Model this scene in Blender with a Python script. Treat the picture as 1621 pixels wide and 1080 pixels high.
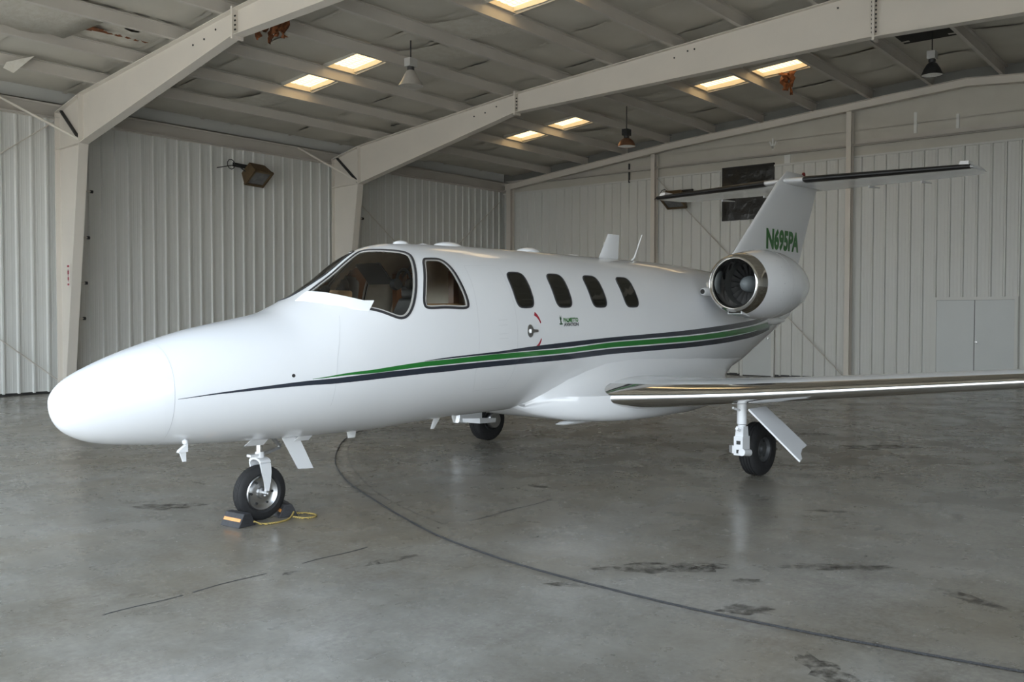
import bpy, bmesh, math, random
from mathutils import Vector, Matrix
random.seed(7)
SC = bpy.context.scene
for o in list(bpy.data.objects): bpy.data.objects.remove(o)
COL = SC.collection
PI = math.pi

# ------------------------------------------------------------------ camera, sky, sun, exposure
cam = bpy.data.cameras.new('camera'); co = bpy.data.objects.new('camera', cam); COL.objects.link(co)
cam.sensor_width = 36.0; cam.lens = 1447.86/1621*36.0; cam.clip_end = 500
_f = Vector((0.7742, 0.6323, -0.0284)).normalized(); _r = _f.cross(Vector((0, 0, 1))).normalized(); _u = _r.cross(_f)
_rl = 0.0011; _r2 = _r*math.cos(_rl)+_u*math.sin(_rl); _u2 = _u*math.cos(_rl)-_r*math.sin(_rl)
co.matrix_world = Matrix(((_r2.x, _u2.x, -_f.x, -4.486), (_r2.y, _u2.y, -_f.y, -6.341), (_r2.z, _u2.z, -_f.z, 1.684), (0, 0, 0, 1)))
SC.camera = co
w = bpy.data.worlds.new('sky'); SC.world = w; w.use_nodes = True
bgn = w.node_tree.nodes['Background']; bgn.inputs[1].default_value = 3.1
_wt = w.node_tree; _tc = _wt.nodes.new('ShaderNodeTexCoord'); _sp = _wt.nodes.new('ShaderNodeSeparateXYZ'); _rp = _wt.nodes.new('ShaderNodeValToRGB')
_rp.color_ramp.elements[0].position = 0.0; _rp.color_ramp.elements[0].color = (0.90, 0.97, 1.0, 1)      # hazy horizon
_rp.color_ramp.elements[1].position = 0.7; _rp.color_ramp.elements[1].color = (0.42, 0.52, 0.65, 1)     # zenith
_wt.links.new(_tc.outputs['Generated'], _sp.inputs[0]); _wt.links.new(_sp.outputs[2], _rp.inputs[0]); _wt.links.new(_rp.outputs[0], bgn.inputs[0])
sl = bpy.data.lights.new('sun', 'SUN'); sl.energy = 7.0; sl.angle = 0.01; sl.color = (1.0, 0.92, 0.80)
so = bpy.data.objects.new('sun', sl); COL.objects.link(so); so.rotation_euler = Vector((-.17, .58, -.79)).to_track_quat('-Z', 'Y').to_euler()
vs = SC.view_settings; vs.view_transform = 'Standard'; vs.look = 'None'; vs.gamma = 1.0; vs.use_curve_mapping = False; vs.exposure = 0.81

# ------------------------------------------------------------------ materials
MATS = {}
def mat(name, col=(.8, .8, .8), rough=.5, metal=0., spec=.5, coat=0., noise=None, bump=None, emis=None):
    """noise=(scale, amount, darkcolor)  bump=(scale, strength)"""
    if name in MATS: return MATS[name]
    m = bpy.data.materials.new(name); m.use_nodes = True; nt = m.node_tree; b = nt.nodes['Principled BSDF']
    b.inputs['Base Color'].default_value = (*col, 1); b.inputs['Roughness'].default_value = rough
    b.inputs['Metallic'].default_value = metal; b.inputs['Specular IOR Level'].default_value = spec
    b.inputs['Coat Weight'].default_value = coat; b.inputs['Coat Roughness'].default_value = .06
    tc = nt.nodes.new('ShaderNodeTexCoord')
    if noise:
        n = nt.nodes.new('ShaderNodeTexNoise'); n.inputs['Scale'].default_value = noise[0]; n.inputs['Detail'].default_value = 6
        nt.links.new(tc.outputs['Object'], n.inputs['Vector'])
        r = nt.nodes.new('ShaderNodeValToRGB'); r.color_ramp.elements[0].position = .35; r.color_ramp.elements[1].position = .7
        r.color_ramp.elements[0].color = (*noise[2], 1); r.color_ramp.elements[1].color = (*col, 1)
        mx = nt.nodes.new('ShaderNodeMix'); mx.data_type = 'RGBA'; mx.inputs[0].default_value = noise[1]
        mx.inputs[6].default_value = (*col, 1)
        nt.links.new(n.outputs[0], r.inputs[0]); nt.links.new(r.outputs[0], mx.inputs[7]); nt.links.new(mx.outputs[2], b.inputs['Base Color'])
    if bump:
        n2 = nt.nodes.new('ShaderNodeTexNoise'); n2.inputs['Scale'].default_value = bump[0]; n2.inputs['Detail'].default_value = 4
        nt.links.new(tc.outputs['Object'], n2.inputs['Vector'])
        bp = nt.nodes.new('ShaderNodeBump'); bp.inputs['Strength'].default_value = bump[1]; bp.inputs['Distance'].default_value = .02
        nt.links.new(n2.outputs[0], bp.inputs['Height']); nt.links.new(bp.outputs[0], b.inputs['Normal'])
    if emis:
        b.inputs['Emission Color'].default_value = (*emis[0], 1); b.inputs['Emission Strength'].default_value = emis[1]
    MATS[name] = m; return m

WHITE = mat('white_paint', (.75, .76, .78), .22, coat=.6, noise=(1.5, .25, (.71, .72, .74)))
WINGP = mat('wing_paint', (.74, .75, .77), .2, coat=.5, noise=(2, .3, (.68, .69, .7)))
CHROME = mat('polished_metal', (.78, .76, .73), .10, 1.0, noise=(6, .3, (.7, .69, .67)))
STEEL = mat('brushed_steel', (.55, .55, .55), .3, 1.0, noise=(20, .4, (.4, .4, .4)))
BLACK = mat('black_rubber', (.012, .012, .013), .7, noise=(30, .4, (.03, .03, .032)))
BOOT = mat('black_boot', (.012, .012, .013), .4, noise=(10, .3, (.02, .02, .02)))
SEAL = mat('dark_seal', (.03, .03, .035), .4, noise=(20, .2, (.04, .04, .04)))
SEAM = mat('panel_seam', (.55, .56, .58), .5, noise=(10, .2, (.5, .5, .5)))
NAVY = mat('navy_stripe', (.022, .028, .042), .25, coat=.5, noise=(4, .2, (.03, .035, .05)))
GREEN = mat('green_stripe', (.02, .17, .03), .25, coat=.5, noise=(4, .2, (.02, .15, .03)))
GREENT = mat('green_lettering', (.03, .16, .03), .4, noise=(9, .2, (.02, .14, .03)))
GREYT = mat('grey_lettering', (.07, .075, .085), .4, noise=(9, .2, (.1, .1, .1)))
RED = mat('red_marking', (.35, .02, .04), .4, noise=(9, .2, (.3, .02, .03)))
FRAMEP = mat('white_steel_paint', (.74, .69, .62), .5, noise=(1.2, .35, (.62, .59, .54)), bump=(60, .03))
PANELM = mat('wall_panel_paint', (.68, .685, .66), .42, noise=(.8, .35, (.61, .615, .59)))
PANELB = mat('wall_panel_paint_aged', (.68, .68, .65), .45, noise=(.7, .4, (.60, .60, .565)))
VINYL = mat('insulation_vinyl', (.60, .575, .51), .55, noise=(1.6, .45, (.49, .465, .405)), bump=(5, .25))
PURL = mat('purlin_paint', (.60, .57, .52), .5, noise=(1.5, .4, (.50, .46, .41)))
RUSTIN = mat('rusty_torn_fibre', (.30, .10, .035), .95, noise=(14, .8, (.08, .035, .015)), bump=(40, .8))
TORNW = mat('torn_vinyl', (.62, .60, .54), .7, noise=(8, .5, (.48, .44, .36)), bump=(20, .4))
TAPE = mat('white_tape', (.80, .80, .77), .5, noise=(8, .2, (.7, .7, .67)))
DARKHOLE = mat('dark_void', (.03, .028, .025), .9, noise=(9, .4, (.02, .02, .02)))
BROWN = mat('rusted_brown_housing', (.13, .085, .04), .6, noise=(9, .6, (.07, .045, .025)))
LENS = mat('flood_lens', (.16, .165, .17), .18, noise=(8, .5, (.07, .07, .07)))
GALV = mat('lamp_housing', (.62, .62, .60), .4, .3, noise=(9, .4, (.5, .5, .48)))
COPPER = mat('rusty_reflector', (.34, .18, .11), .35, .6, noise=(9, .5, (.22, .12, .08)))
PRISM = mat('prismatic_reflector', (.52, .49, .45), .28, .1, noise=(14, .4, (.42, .40, .36)))
MIRROR = mat('aluminium_reflector', (.75, .75, .75), .12, 1.0, noise=(5, .2, (.7, .7, .7)))
DARKM = mat('dark_metal', (.05, .05, .05), .5, .4, noise=(9, .3, (.03, .03, .03)))
TARP = mat('black_plastic_sheet', (.022, .022, .021), .28, noise=(4, .4, (.035, .035, .033)), bump=(7, .9))
DOORP = mat('door_paint', (.62, .64, .63), .4, noise=(2, .3, (.57, .59, .58)))
CHOCKM = mat('chock_rubber', (.025, .025, .028), .7, noise=(20, .5, (.04, .04, .045)), bump=(40, .3))
ORANGE = mat('orange_reflector', (.75, .30, .06), .4, noise=(20, .3, (.6, .22, .05)))
LEATHER = mat('dark_leather', (.02, .02, .022), .5, noise=(15, .4, (.03, .03, .03)))
TAN = mat('tan_cover', (.55, .33, .16), .6, noise=(6, .4, (.42, .25, .12)))
WOODV = mat('wood_veneer', (.30, .13, .06), .35, noise=(5, .5, (.2, .08, .035)))
LINER = mat('cabin_liner', (.74, .69, .60), .7, noise=(5, .3, (.36, .32, .28)))
DASH = mat('dash_black', (.015, .015, .016), .6, noise=(9, .3, (.025, .025, .025)))
CABLE = mat('cable_rubber', (.028, .028, .03), .6, noise=(30, .4, (.05, .05, .05)), bump=(120, .8))
RETAIN = mat('window_retainer', (.42, .41, .39), .4, noise=(9, .2, (.36, .35, .33)))
WHITEP = mat('white_plastic', (.78, .79, .80), .35, noise=(9, .2, (.72, .73, .74)))

def glass(name, tint, refl_rough=.02):
    m = bpy.data.materials.new(name); m.use_nodes = True; nt = m.node_tree; nt.nodes.clear()
    o = nt.nodes.new('ShaderNodeOutputMaterial'); mx = nt.nodes.new('ShaderNodeMixShader'); t = nt.nodes.new('ShaderNodeBsdfTransparent')
    g = nt.nodes.new('ShaderNodeBsdfGlossy'); g.inputs['Roughness'].default_value = refl_rough; f = nt.nodes.new('ShaderNodeFresnel'); f.inputs[0].default_value = 1.5
    t.inputs[0].default_value = (*tint, 1)
    nt.links.new(f.outputs[0], mx.inputs[0]); nt.links.new(t.outputs[0], mx.inputs[1]); nt.links.new(g.outputs[0], mx.inputs[2]); nt.links.new(mx.outputs[0], o.inputs[0])
    return m
GLASS = glass('windshield_glass', (.88, .88, .84))
CABGL = mat('tinted_cabin_glass', (.014, .014, .012), .05, noise=(5, .4, (.03, .028, .02)))

def m_skylight():
    m = mat('skylight_fibreglass', (.8, .7, .45), .5); nt = m.node_tree; b = nt.nodes['Principled BSDF']
    tc = nt.nodes.new('ShaderNodeTexCoord'); br = nt.nodes.new('ShaderNodeTexBrick'); br.offset = 0
    br.inputs['Scale'].default_value = 1; br.inputs['Brick Width'].default_value = .16; br.inputs['Row Height'].default_value = .10; br.inputs['Mortar Size'].default_value = .012
    br.inputs['Color1'].default_value = (1, .74, .40, 1); br.inputs['Color2'].default_value = (1, .71, .37, 1); br.inputs['Mortar'].default_value = (.62, .40, .17, 1)
    nt.links.new(tc.outputs['Object'], br.inputs['Vector']); nt.links.new(br.outputs[0], b.inputs['Emission Color']); b.inputs['Emission Strength'].default_value = 1.5
    return m
SKYL = m_skylight()

def m_floor():
    m = bpy.data.materials.new('sealed_concrete'); m.use_nodes = True; nt = m.node_tree; L = nt.links.new; b = nt.nodes['Principled BSDF']
    tc = nt.nodes.new('ShaderNodeTexCoord')
    def noise(sc, det=8, rough=.6, sx=1, sy=1, rot=0):
        mp = nt.nodes.new('ShaderNodeMapping'); mp.inputs['Scale'].default_value = (sx, sy, 1); mp.inputs['Rotation'].default_value = (0, 0, rot); L(tc.outputs['Object'], mp.inputs[0])
        n = nt.nodes.new('ShaderNodeTexNoise'); n.inputs['Scale'].default_value = sc; n.inputs['Detail'].default_value = det; n.inputs['Roughness'].default_value = rough; L(mp.outputs[0], n.inputs['Vector']); return n
    def ramp(src, p0, c0, p1, c1):
        r = nt.nodes.new('ShaderNodeValToRGB'); r.color_ramp.elements[0].position = p0; r.color_ramp.elements[1].position = p1
        r.color_ramp.elements[0].color = (*c0, 1); r.color_ramp.elements[1].color = (*c1, 1); L(src, r.inputs[0]); return r
    def mix(bl, fac, a, c):
        x = nt.nodes.new('ShaderNodeMix'); x.data_type = 'RGBA'; x.blend_type = bl
        if isinstance(fac, float): x.inputs[0].default_value = fac
        else: L(fac, x.inputs[0])
        L(a, x.inputs[6])
        if isinstance(c, tuple): x.inputs[7].default_value = (*c, 1)
        else: L(c, x.inputs[7])
        return x.outputs[2]
    base = ramp(noise(.55, 10, .62).outputs[0], .3, (.182, .171, .146), .74, (.335, .321, .290))
    c = base.outputs[0]
    warm = ramp(noise(.23, 5, .6, 1, 1.6).outputs[0], .43, (0, 0, 0), .64, (1, 1, 1))
    wm = nt.nodes.new('ShaderNodeMath'); wm.operation = 'MULTIPLY'; wm.inputs[1].default_value = .62; L(warm.outputs[0], wm.inputs[0])
    c = mix('MIX', wm.outputs[0], c, (.20, .165, .112))
    st = ramp(noise(2.2, 9, .7, .45, 1.3, .6).outputs[0], .56, (1, 1, 1), .74, (.58, .56, .53)); c = mix('MULTIPLY', .9, c, st.outputs[0])
    bl = ramp(noise(5.5, 6, .7, .6, 1.4, -.4).outputs[0], .62, (1, 1, 1), .74, (.30, .28, .26)); c = mix('MULTIPLY', .8, c, bl.outputs[0])
    fine = ramp(noise(28, 6, .7).outputs[0], .3, (.70, .70, .70), .75, (1.12, 1.12, 1.12)); c = mix('MULTIPLY', .9, c, fine.outputs[0])
    med = ramp(noise(3.2, 10, .75, 1, .55, .3).outputs[0], .34, (.74, .72, .69), .62, (1.06, 1.06, 1.06)); c = mix('MULTIPLY', .9, c, med.outputs[0])
    L(c, b.inputs['Base Color'])
    rr = ramp(noise(1.4, 8, .65).outputs[0], .3, (.17, .17, .17), .75, (.38, .38, .38)); L(rr.outputs[0], b.inputs['Roughness'])
    b.inputs['Specular IOR Level'].default_value = .5
    bp = nt.nodes.new('ShaderNodeBump'); bp.inputs['Strength'].default_value = .05; bp.inputs['Distance'].default_value = .01
    L(noise(9, 5).outputs[0], bp.inputs['Height']); L(bp.outputs[0], b.inputs['Normal'])
    return m
FLOOR = m_floor()
BOUNCE_APRON = mat('bounce_apron', (.50, .48, .44), .8, noise=(.4, .4, (.42, .40, .36)))  # unseen apron, made lighter than the floor to bounce sunlight indoors
def m_stain(name, col, alpha, scale):
    m = bpy.data.materials.new(name); m.use_nodes = True; nt = m.node_tree; b = nt.nodes['Principled BSDF']; L = nt.links.new
    b.inputs['Base Color'].default_value = (*col, 1); b.inputs['Roughness'].default_value = .45
    tc = nt.nodes.new('ShaderNodeTexCoord'); n = nt.nodes.new('ShaderNodeTexNoise'); n.inputs['Scale'].default_value = scale; n.inputs['Detail'].default_value = 7; n.inputs['Roughness'].default_value = .7
    L(tc.outputs['Object'], n.inputs['Vector']); r = nt.nodes.new('ShaderNodeMapRange'); r.inputs[1].default_value = .42; r.inputs[2].default_value = .66; r.inputs[4].default_value = alpha
    L(n.outputs[0], r.inputs[0]); L(r.outputs[0], b.inputs['Alpha']); return m
STAIN = m_stain('oil_stain', (.05, .043, .036), .8, 9)
SCUFF = m_stain('tyre_scuff', (.03, .03, .03), .55, 30)
def m_rope():
    m = mat('braided_rope', (.6, .42, .08), .8); nt = m.node_tree; b = nt.nodes['Principled BSDF']; tc = nt.nodes.new('ShaderNodeTexCoord')
    wv = nt.nodes.new('ShaderNodeTexWave'); wv.inputs['Scale'].default_value = 45; wv.bands_direction = 'DIAGONAL'; wv.inputs['Distortion'].default_value = 2
    r = nt.nodes.new('ShaderNodeValToRGB'); r.color_ramp.elements[0].color = (.04, .035, .03, 1); r.color_ramp.elements[1].color = (.62, .45, .12, 1); r.color_ramp.elements[0].position = .3; r.color_ramp.elements[1].position = .45
    nt.links.new(tc.outputs['Object'], wv.inputs['Vector']); nt.links.new(wv.outputs[0], r.inputs[0]); nt.links.new(r.outputs[0], b.inputs['Base Color']); return m
ROPE = m_rope()

# ------------------------------------------------------------------ mesh helpers
class MB:
    def __init__(s): s.v = []; s.f = []
    def add(s, vs, fs):
        k = len(s.v); s.v += [tuple(a) for a in vs]; s.f += [tuple(i+k for i in f) for f in fs]; return s
    def box(s, x0, x1, y0, y1, z0, z1, M=None):
        P = [Vector((x, y, z)) for x in (x0, x1) for y in (y0, y1) for z in (z0, z1)]
        if M: P = [M @ a for a in P]
        return s.add(P, [(0, 1, 3, 2), (4, 6, 7, 5), (0, 4, 5, 1), (2, 3, 7, 6), (0, 2, 6, 4), (1, 5, 7, 3)])
    def tube(s, pts, r, n=10, caps=True):
        pts = [Vector(p) for p in pts]; R = r if isinstance(r, (list, tuple)) else [r]*len(pts)
        rings = []; ref = None
        for i, p in enumerate(pts):
            t = (pts[min(i+1, len(pts)-1)]-pts[max(i-1, 0)]).normalized()
            if ref is None: ref = t.orthogonal().normalized()
            ref = (ref-t*ref.dot(t)).normalized(); b = t.cross(ref)
            rings.append([p+(ref*math.cos(2*PI*k/n)+b*math.sin(2*PI*k/n))*R[i] for k in range(n)])
        return s.loft(rings, True, caps)
    def loft(s, rings, closed=True, caps=True):
        n = len(rings[0]); vs = [v for r in rings for v in r]; fs = []
        for i in range(len(rings)-1):
            for k in range(n if closed else n-1):
                a, b = i*n+k, i*n+(k+1) % n; fs.append((a, b, b+n, a+n))
        if caps and closed: fs.append(tuple(range(n-1, -1, -1))); fs.append(tuple((len(rings)-1)*n+k for k in range(n)))
        return s.add(vs, fs)
    def lathe(s, prof, n=32, axis='z', c=(0, 0, 0), caps=False):
        """prof = [(r, t)], t along axis"""
        rings = []
        for r, t in prof:
            ring = []
            for k in range(n):
                a = 2*PI*k/n; u, v = r*math.cos(a), r*math.sin(a)
                ring.append({'z': (c[0]+u, c[1]+v, c[2]+t), 'x': (c[0]+t, c[1]+u, c[2]+v), 'y': (c[0]+v, c[1]+t, c[2]+u)}[axis])
            rings.append(ring)
        return s.loft(rings, True, caps)
    def prism(s, poly, axis, a0, a1):
        """poly in the two other axes (cyclic order), extruded a0..a1"""
        def mk(u, v, a): return {'x': (a, u, v), 'y': (u, a, v), 'z': (u, v, a)}[axis]
        n = len(poly); vs = [mk(u, v, a0) for u, v in poly]+[mk(u, v, a1) for u, v in poly]
        fs = [tuple(range(n-1, -1, -1)), tuple(range(n, 2*n))]+[(i, (i+1) % n, (i+1) % n+n, i+n) for i in range(n)]
        return s.add(vs, fs)
    def mesh(s, name, m, smooth=None):
        me = bpy.data.meshes.new(name); me.from_pydata([tuple(v) for v in s.v], [], s.f)
        bm = bmesh.new(); bm.from_mesh(me); bmesh.ops.recalc_face_normals(bm, faces=bm.faces)
        if smooth is not None:
            for f in bm.faces: f.smooth = True
            for e in bm.edges:
                if len(e.link_faces) == 2 and e.calc_face_angle(0) > math.radians(smooth): e.smooth = False
        bm.to_mesh(me); bm.free()
        me.materials.append(m); return me
    def build(s, name, m, parent=None, smooth=None):
        return link(name, s.mesh(name, m, smooth), parent)
def link(name, data, parent=None):
    o = bpy.data.objects.new(name, data); COL.objects.link(o)
    if parent is not None: o.parent = parent
    return o
def tag(o, label, cat, group=None):
    o['label'] = label; o['category'] = cat
    if group: o['group'] = group
    return o
def struct(o): o['kind'] = 'structure'; return o
def empty(name, loc=(0, 0, 0), rz=0, parent=None):
    o = link(name, None, parent); o.location = loc; o.rotation_euler = (0, 0, rz); o.empty_display_size = .2; return o
def B(x0, x1, y0, y1, z0, z1): return MB().box(x0, x1, y0, y1, z0, z1)

# ------------------------------------------------------------------ the hangar
XB, YL, XD, YR, YRIDGE = 19.5, 13.6, -2.9, -15.3, -0.85
F1, F2 = 4.55, 12.0
def ztop(y):                       # top of rafters
    if y < YRIDGE: y = 2*YRIDGE-y
    return 6.19+(12.4-y)*.108 if y > 7 else 6.19+5.4*.108+(7-y)*.074
fl = struct(MB().add([(-4.6, YR-.3, 0), (XB+.2, YR-.3, 0), (XB+.2, YL+.2, 0), (-4.6, YL+.2, 0)], [(0, 1, 2, 3)]).build('floor', FLOOR))
fl2 = struct(MB().add([(-120, -100, -.012), (100, -100, -.012), (100, 100, -.012), (-120, 100, -.012)], [(0, 1, 2, 3)]).build('unseen_bounce_apron', BOUNCE_APRON))

# sheet metal wall panels: 3 ribs a panel
def rib_profile(wd, k=3):
    p = []; pitch = wd/k
    for i in range(k):
        s = i*pitch
        p += [(s, 0), (s+.018, .042), (s+.052, .042), (s+.070, 0), (s+.125, 0), (s+.132, .0022), (s+.147, .0022), (s+.154, 0), (s+.212, 0), (s+.219, .0022), (s+.234, .0022), (s+.241, 0)]
    p.append((wd, 0)); return p
PW = .912
def panel_mesh(h, m, name):
    pr = rib_profile(PW); mb = MB(); n = len(pr)
    vs = [(a, -d, 0) for a, d in pr]+[(a, -d, h) for a, d in pr]
    return mb.add(vs, [(i, i+1, i+1+n, i+n) for i in range(n-1)]).mesh(name, m)
H1, H2 = 5.82, 5.76
wl = struct(B(XD, XB+.2, YL+.02, YL+.15, 0, 6.5).build('wall_left', PANELM))
pm1 = panel_mesh(H1-.04, PANELM, 'wall_panel')
x = XB-PW
while x > XD-.5:
    o = link('wall_panel', pm1, wl); o.location = (x, YL, .04); x -= PW
wb = struct(B(XB+.02, XB+.15, YR, YL, 0, 6.45).build('wall_back', VINYL))
gb = MB().prism([(YR, 6.44), (YL, 6.44), (7, ztop(7)+.42), (YRIDGE, ztop(YRIDGE)+.42), (2*YRIDGE-7, ztop(7)+.42)], 'x', XB+.02, XB+.15).build('gable_lining', VINYL, wb)
pm2 = panel_mesh(H2-.04, PANELB, 'wall_panel')
y = YL-.05
while y > YR+PW:
    o = link('wall_panel', pm2, wb); o.location = (XB, y, .04); o.rotation_euler = (0, 0, -PI/2); y -= PW
wr = struct(B(XD, XB, YR-.15, YR, 0, 6.5).build('wall_right', PANELM))
mb = MB(); mb.prism([(YR, 5.0), (YL, 5.0), (YL, 6.45), (7, ztop(7)+.42), (YRIDGE, ztop(YRIDGE)+.42), (2*YRIDGE-7, ztop(7)+.42), (YR, 6.45)], 'x', XD-.1, XD); mb.box(XD-.1, XD, YL-1.6, YL, 0, 5.0); mb.box(XD-.1, XD, YR, YR+1.6, 0, 5.0)
struct(mb.build('wall_front', PANELM))
struct(B(XD, XB, YL-.012, YL+.01, 0, .055).build('baseboard_left', DARKM)); struct(B(XB-.012, XB+.01, YR, YL, 0, .055).build('baseboard_back', DARKM))
# eave strut along left wall, trim lines on back wall
mb = MB(); mb.box(XD, XB, YL-.2, YL+.02, H1+.02, H1+.03); mb.box(XD, XB, YL-.03, YL+.02, H1, 6.14); mb.box(XD, XB, YL-.2, YL, 6.12, 6.14); mb.box(XD, XB, YL-.2, YL-.185, 6.08, 6.14)
struct(mb.build('trim_1', PURL))
mb = MB(); mb.box(XB-.19, XB+.01, YR, YL, 6.04, 6.055); mb.box(XB-.19, XB-.175, YR, YL, 6.02, 6.09); mb.box(XB-.02, XB+.01, YR, YL, 6.04, 6.2)
struct(mb.build('trim_2', PURL))
struct(B(XB-.05, XB+.01, YR, YL, H2-.01, H2+.035).build('trim_3', PANELB))
# upper back-wall insulation seams (patched tape)
for (yy, z0, z1) in ((-.62, 6.1, 6.55), (.35, 6.12, 6.72)): B(XB-.004, XB+.02, yy-.035, yy+.035, z0, z1).build('tape_patch', TAPE, wb)
tp = MB()
for a, l in ((0, .42), (.5, .2), (-.45, .22)):
    M = Matrix.Translation((XB, 4.05, 6.1+(0 if a == 0 else .15))) @ Matrix.Rotation(a, 4, 'X'); tp.box(-.004, .02, -.022, .022, 0, l, M)
tp.build('tape_patch', TAPE, wb); B(XB-.004, XB+.02, 3.55, 3.72, 5.8, 6.03).build('tape_patch', TAPE, wb)

MB().tube([(XB-.03, 8.62, 5.72), (XB-.03, 8.62, 6.3)], .03, 8).build('conduit', DARKM, wb)
# ceiling: sagging insulation blankets between purlins
PY = [13.25]+[11.61-1.46*k for k in range(9)]          # purlin lines left of the ridge
PYR = [2*YRIDGE-a for a in PY][::-1]
PALL = sorted(set(round(a, 3) for a in PY+PYR if YR < a), reverse=True)
SKX = ((7.78, 8.58), (15.3, 16.12)); SKR = (2, 3, 6, 7)  # sky-light strips: between PY[i] and PY[i+1]
_rl = [(yy, ztop(yy)) for yy in (YR-.3, 2*YRIDGE-7, YRIDGE, 7, YL+.3)]
ce = struct(MB().prism([(a, b+.40) for a, b in _rl]+[(a, b+.46) for a, b in reversed(_rl)], 'x', XD-.3, XB+.3).build('ceiling', PURL))
def roofz(y): return ztop(y)+.2
edges = [XD, -1.2, .6, 2.4, F1, 6.2, SKX[0][0], SKX[0][1], 10.3, F2, 13.65, SKX[1][0], SKX[1][1], 17.8, XB]
TORN_CELL = {(3, 2)}
for j in range(len(edges)-1):
    xa, xb_ = edges[j], edges[j+1]; mb = MB(); tab = MB()
    ph = random.random()*6
    for i in range(len(PALL)-1):
        ya, yb = PALL[i], PALL[i+1]
        if j in (6, 11) and i in SKR: continue
        if (j, i) in TORN_CELL: continue
        n = 7; nx = 8; vs = []
        for a in range(nx+1):
            X = xa+(xb_-xa)*a/nx
            for b in range(n+1):
                Y = ya+(yb-ya)*b/n; sx = math.sin(PI*a/nx); sy = math.sin(PI*b/n)
                vs.append((X, Y, roofz(Y)+.07-.05*sy*(.45+.55*sx)-.012*math.sin(X*4.1+ph+Y*2.3)*sy))
        fs = [(a*(n+1)+b, (a+1)*(n+1)+b, (a+1)*(n+1)+b+1, a*(n+1)+b+1) for a in range(nx) for b in range(n)]
        mb.add(vs, fs)
        tab.add([(xa-.05, ya-.04, roofz(ya)+.03), (xa+.05, ya-.04, roofz(ya)+.03), (xa+.05, (ya+yb)/2, roofz((ya+yb)/2)-.0), (xa-.05, (ya+yb)/2, roofz((ya+yb)/2)-.0), (xa+.05, yb+.1, roofz(yb)+.03), (xa-.05, yb+.1, roofz(yb)+.03)], [(0, 1, 2, 3), (3, 2, 4, 5)])
    bl = mb.build('insulation_blanket', VINYL, ce, 40)
    tab.build('seam_tab', TORNW if j in (5, 8) else VINYL, bl)
# lighter patched cells
for (X0, X1, i, t) in ((7.7, 8.9, 5, .0), (8.3, 9.3, 4, .0), (7.4, 8.2, 1, 0), (14.2, 15.2, 0, 0), (16.6, 17.4, 3, 0)):
    ya, yb = PALL[i]-.1, PALL[i+1]+.15; vs = []
    for a in range(5):
        for b in range(5):
            Y = ya+(yb-ya)*b/4; vs.append((X0+(X1-X0)*a/4+.1*b, Y, roofz(Y)-.02-.03*math.sin(PI*b/4)))
    MB().add(vs, [(a*5+b, a*5+5+b, a*5+6+b, a*5+b+1) for a in range(4) for b in range(4)]).build('patch_sheet', TORNW, ce, 50)
# purlins: C sections
for i, yp in enumerate(PALL[1:-1]):
    zb_ = ztop(yp); mb = MB(); x0, x1 = XD, XB
    mb.prism([(yp-.003, zb_), (yp-.003, zb_+.2), (yp+.003, zb_+.2), (yp+.003, zb_)], 'x', x0, x1)
    mb.prism([(yp, zb_), (yp+.07, zb_-.006), (yp+.07, zb_-.002), (yp, zb_+.004)], 'x', x0, x1)
    mb.prism([(yp-.07, zb_+.2), (yp, zb_+.2), (yp, zb_+.204), (yp-.07, zb_+.206)], 'x', x0, x1)
    mb.prism([(yp+.067, zb_), (yp+.07, zb_), (yp+.07, zb_+.025), (yp+.067, zb_+.025)], 'x', x0, x1)
    mb.build('purlin', PURL, ce)
# corrugated sky-light strips
k = 0
for bx in SKX:
    for i in SKR:
        k += 1; ya, yb = PALL[i], PALL[i+1]; vs = []; nx = 20
        for a in range(nx+1):
            X = bx[0]+(bx[1]-bx[0])*a/nx; zz = .012*(1 if a % 5 == 0 else 0)
            vs += [(X, ya-.01, roofz(ya)+.12+zz), (X, yb+.01, roofz(yb)+.12+zz)]
        struct(MB().add(vs, [(2*a, 2*a+2, 2*a+3, 2*a+1) for a in range(nx)]).build('window_%d' % k, SKYL))
        sd = MB()
        for X in bx: sd.add([(X, ya, roofz(ya)-.02), (X, yb, roofz(yb)-.02), (X, yb, roofz(yb)+.14), (X, ya, roofz(ya)+.14)], [(0, 1, 2, 3)])
        for Y in (ya-.004, yb+.004): sd.add([(bx[0], Y, roofz(Y)-.005), (bx[1], Y, roofz(Y)-.005), (bx[1], Y, roofz(Y)+.14), (bx[0], Y, roofz(Y)+.14)], [(0, 1, 2, 3)])
        sd.build('curb', VINYL, bpy.data.objects['window_%d' % k])

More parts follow.
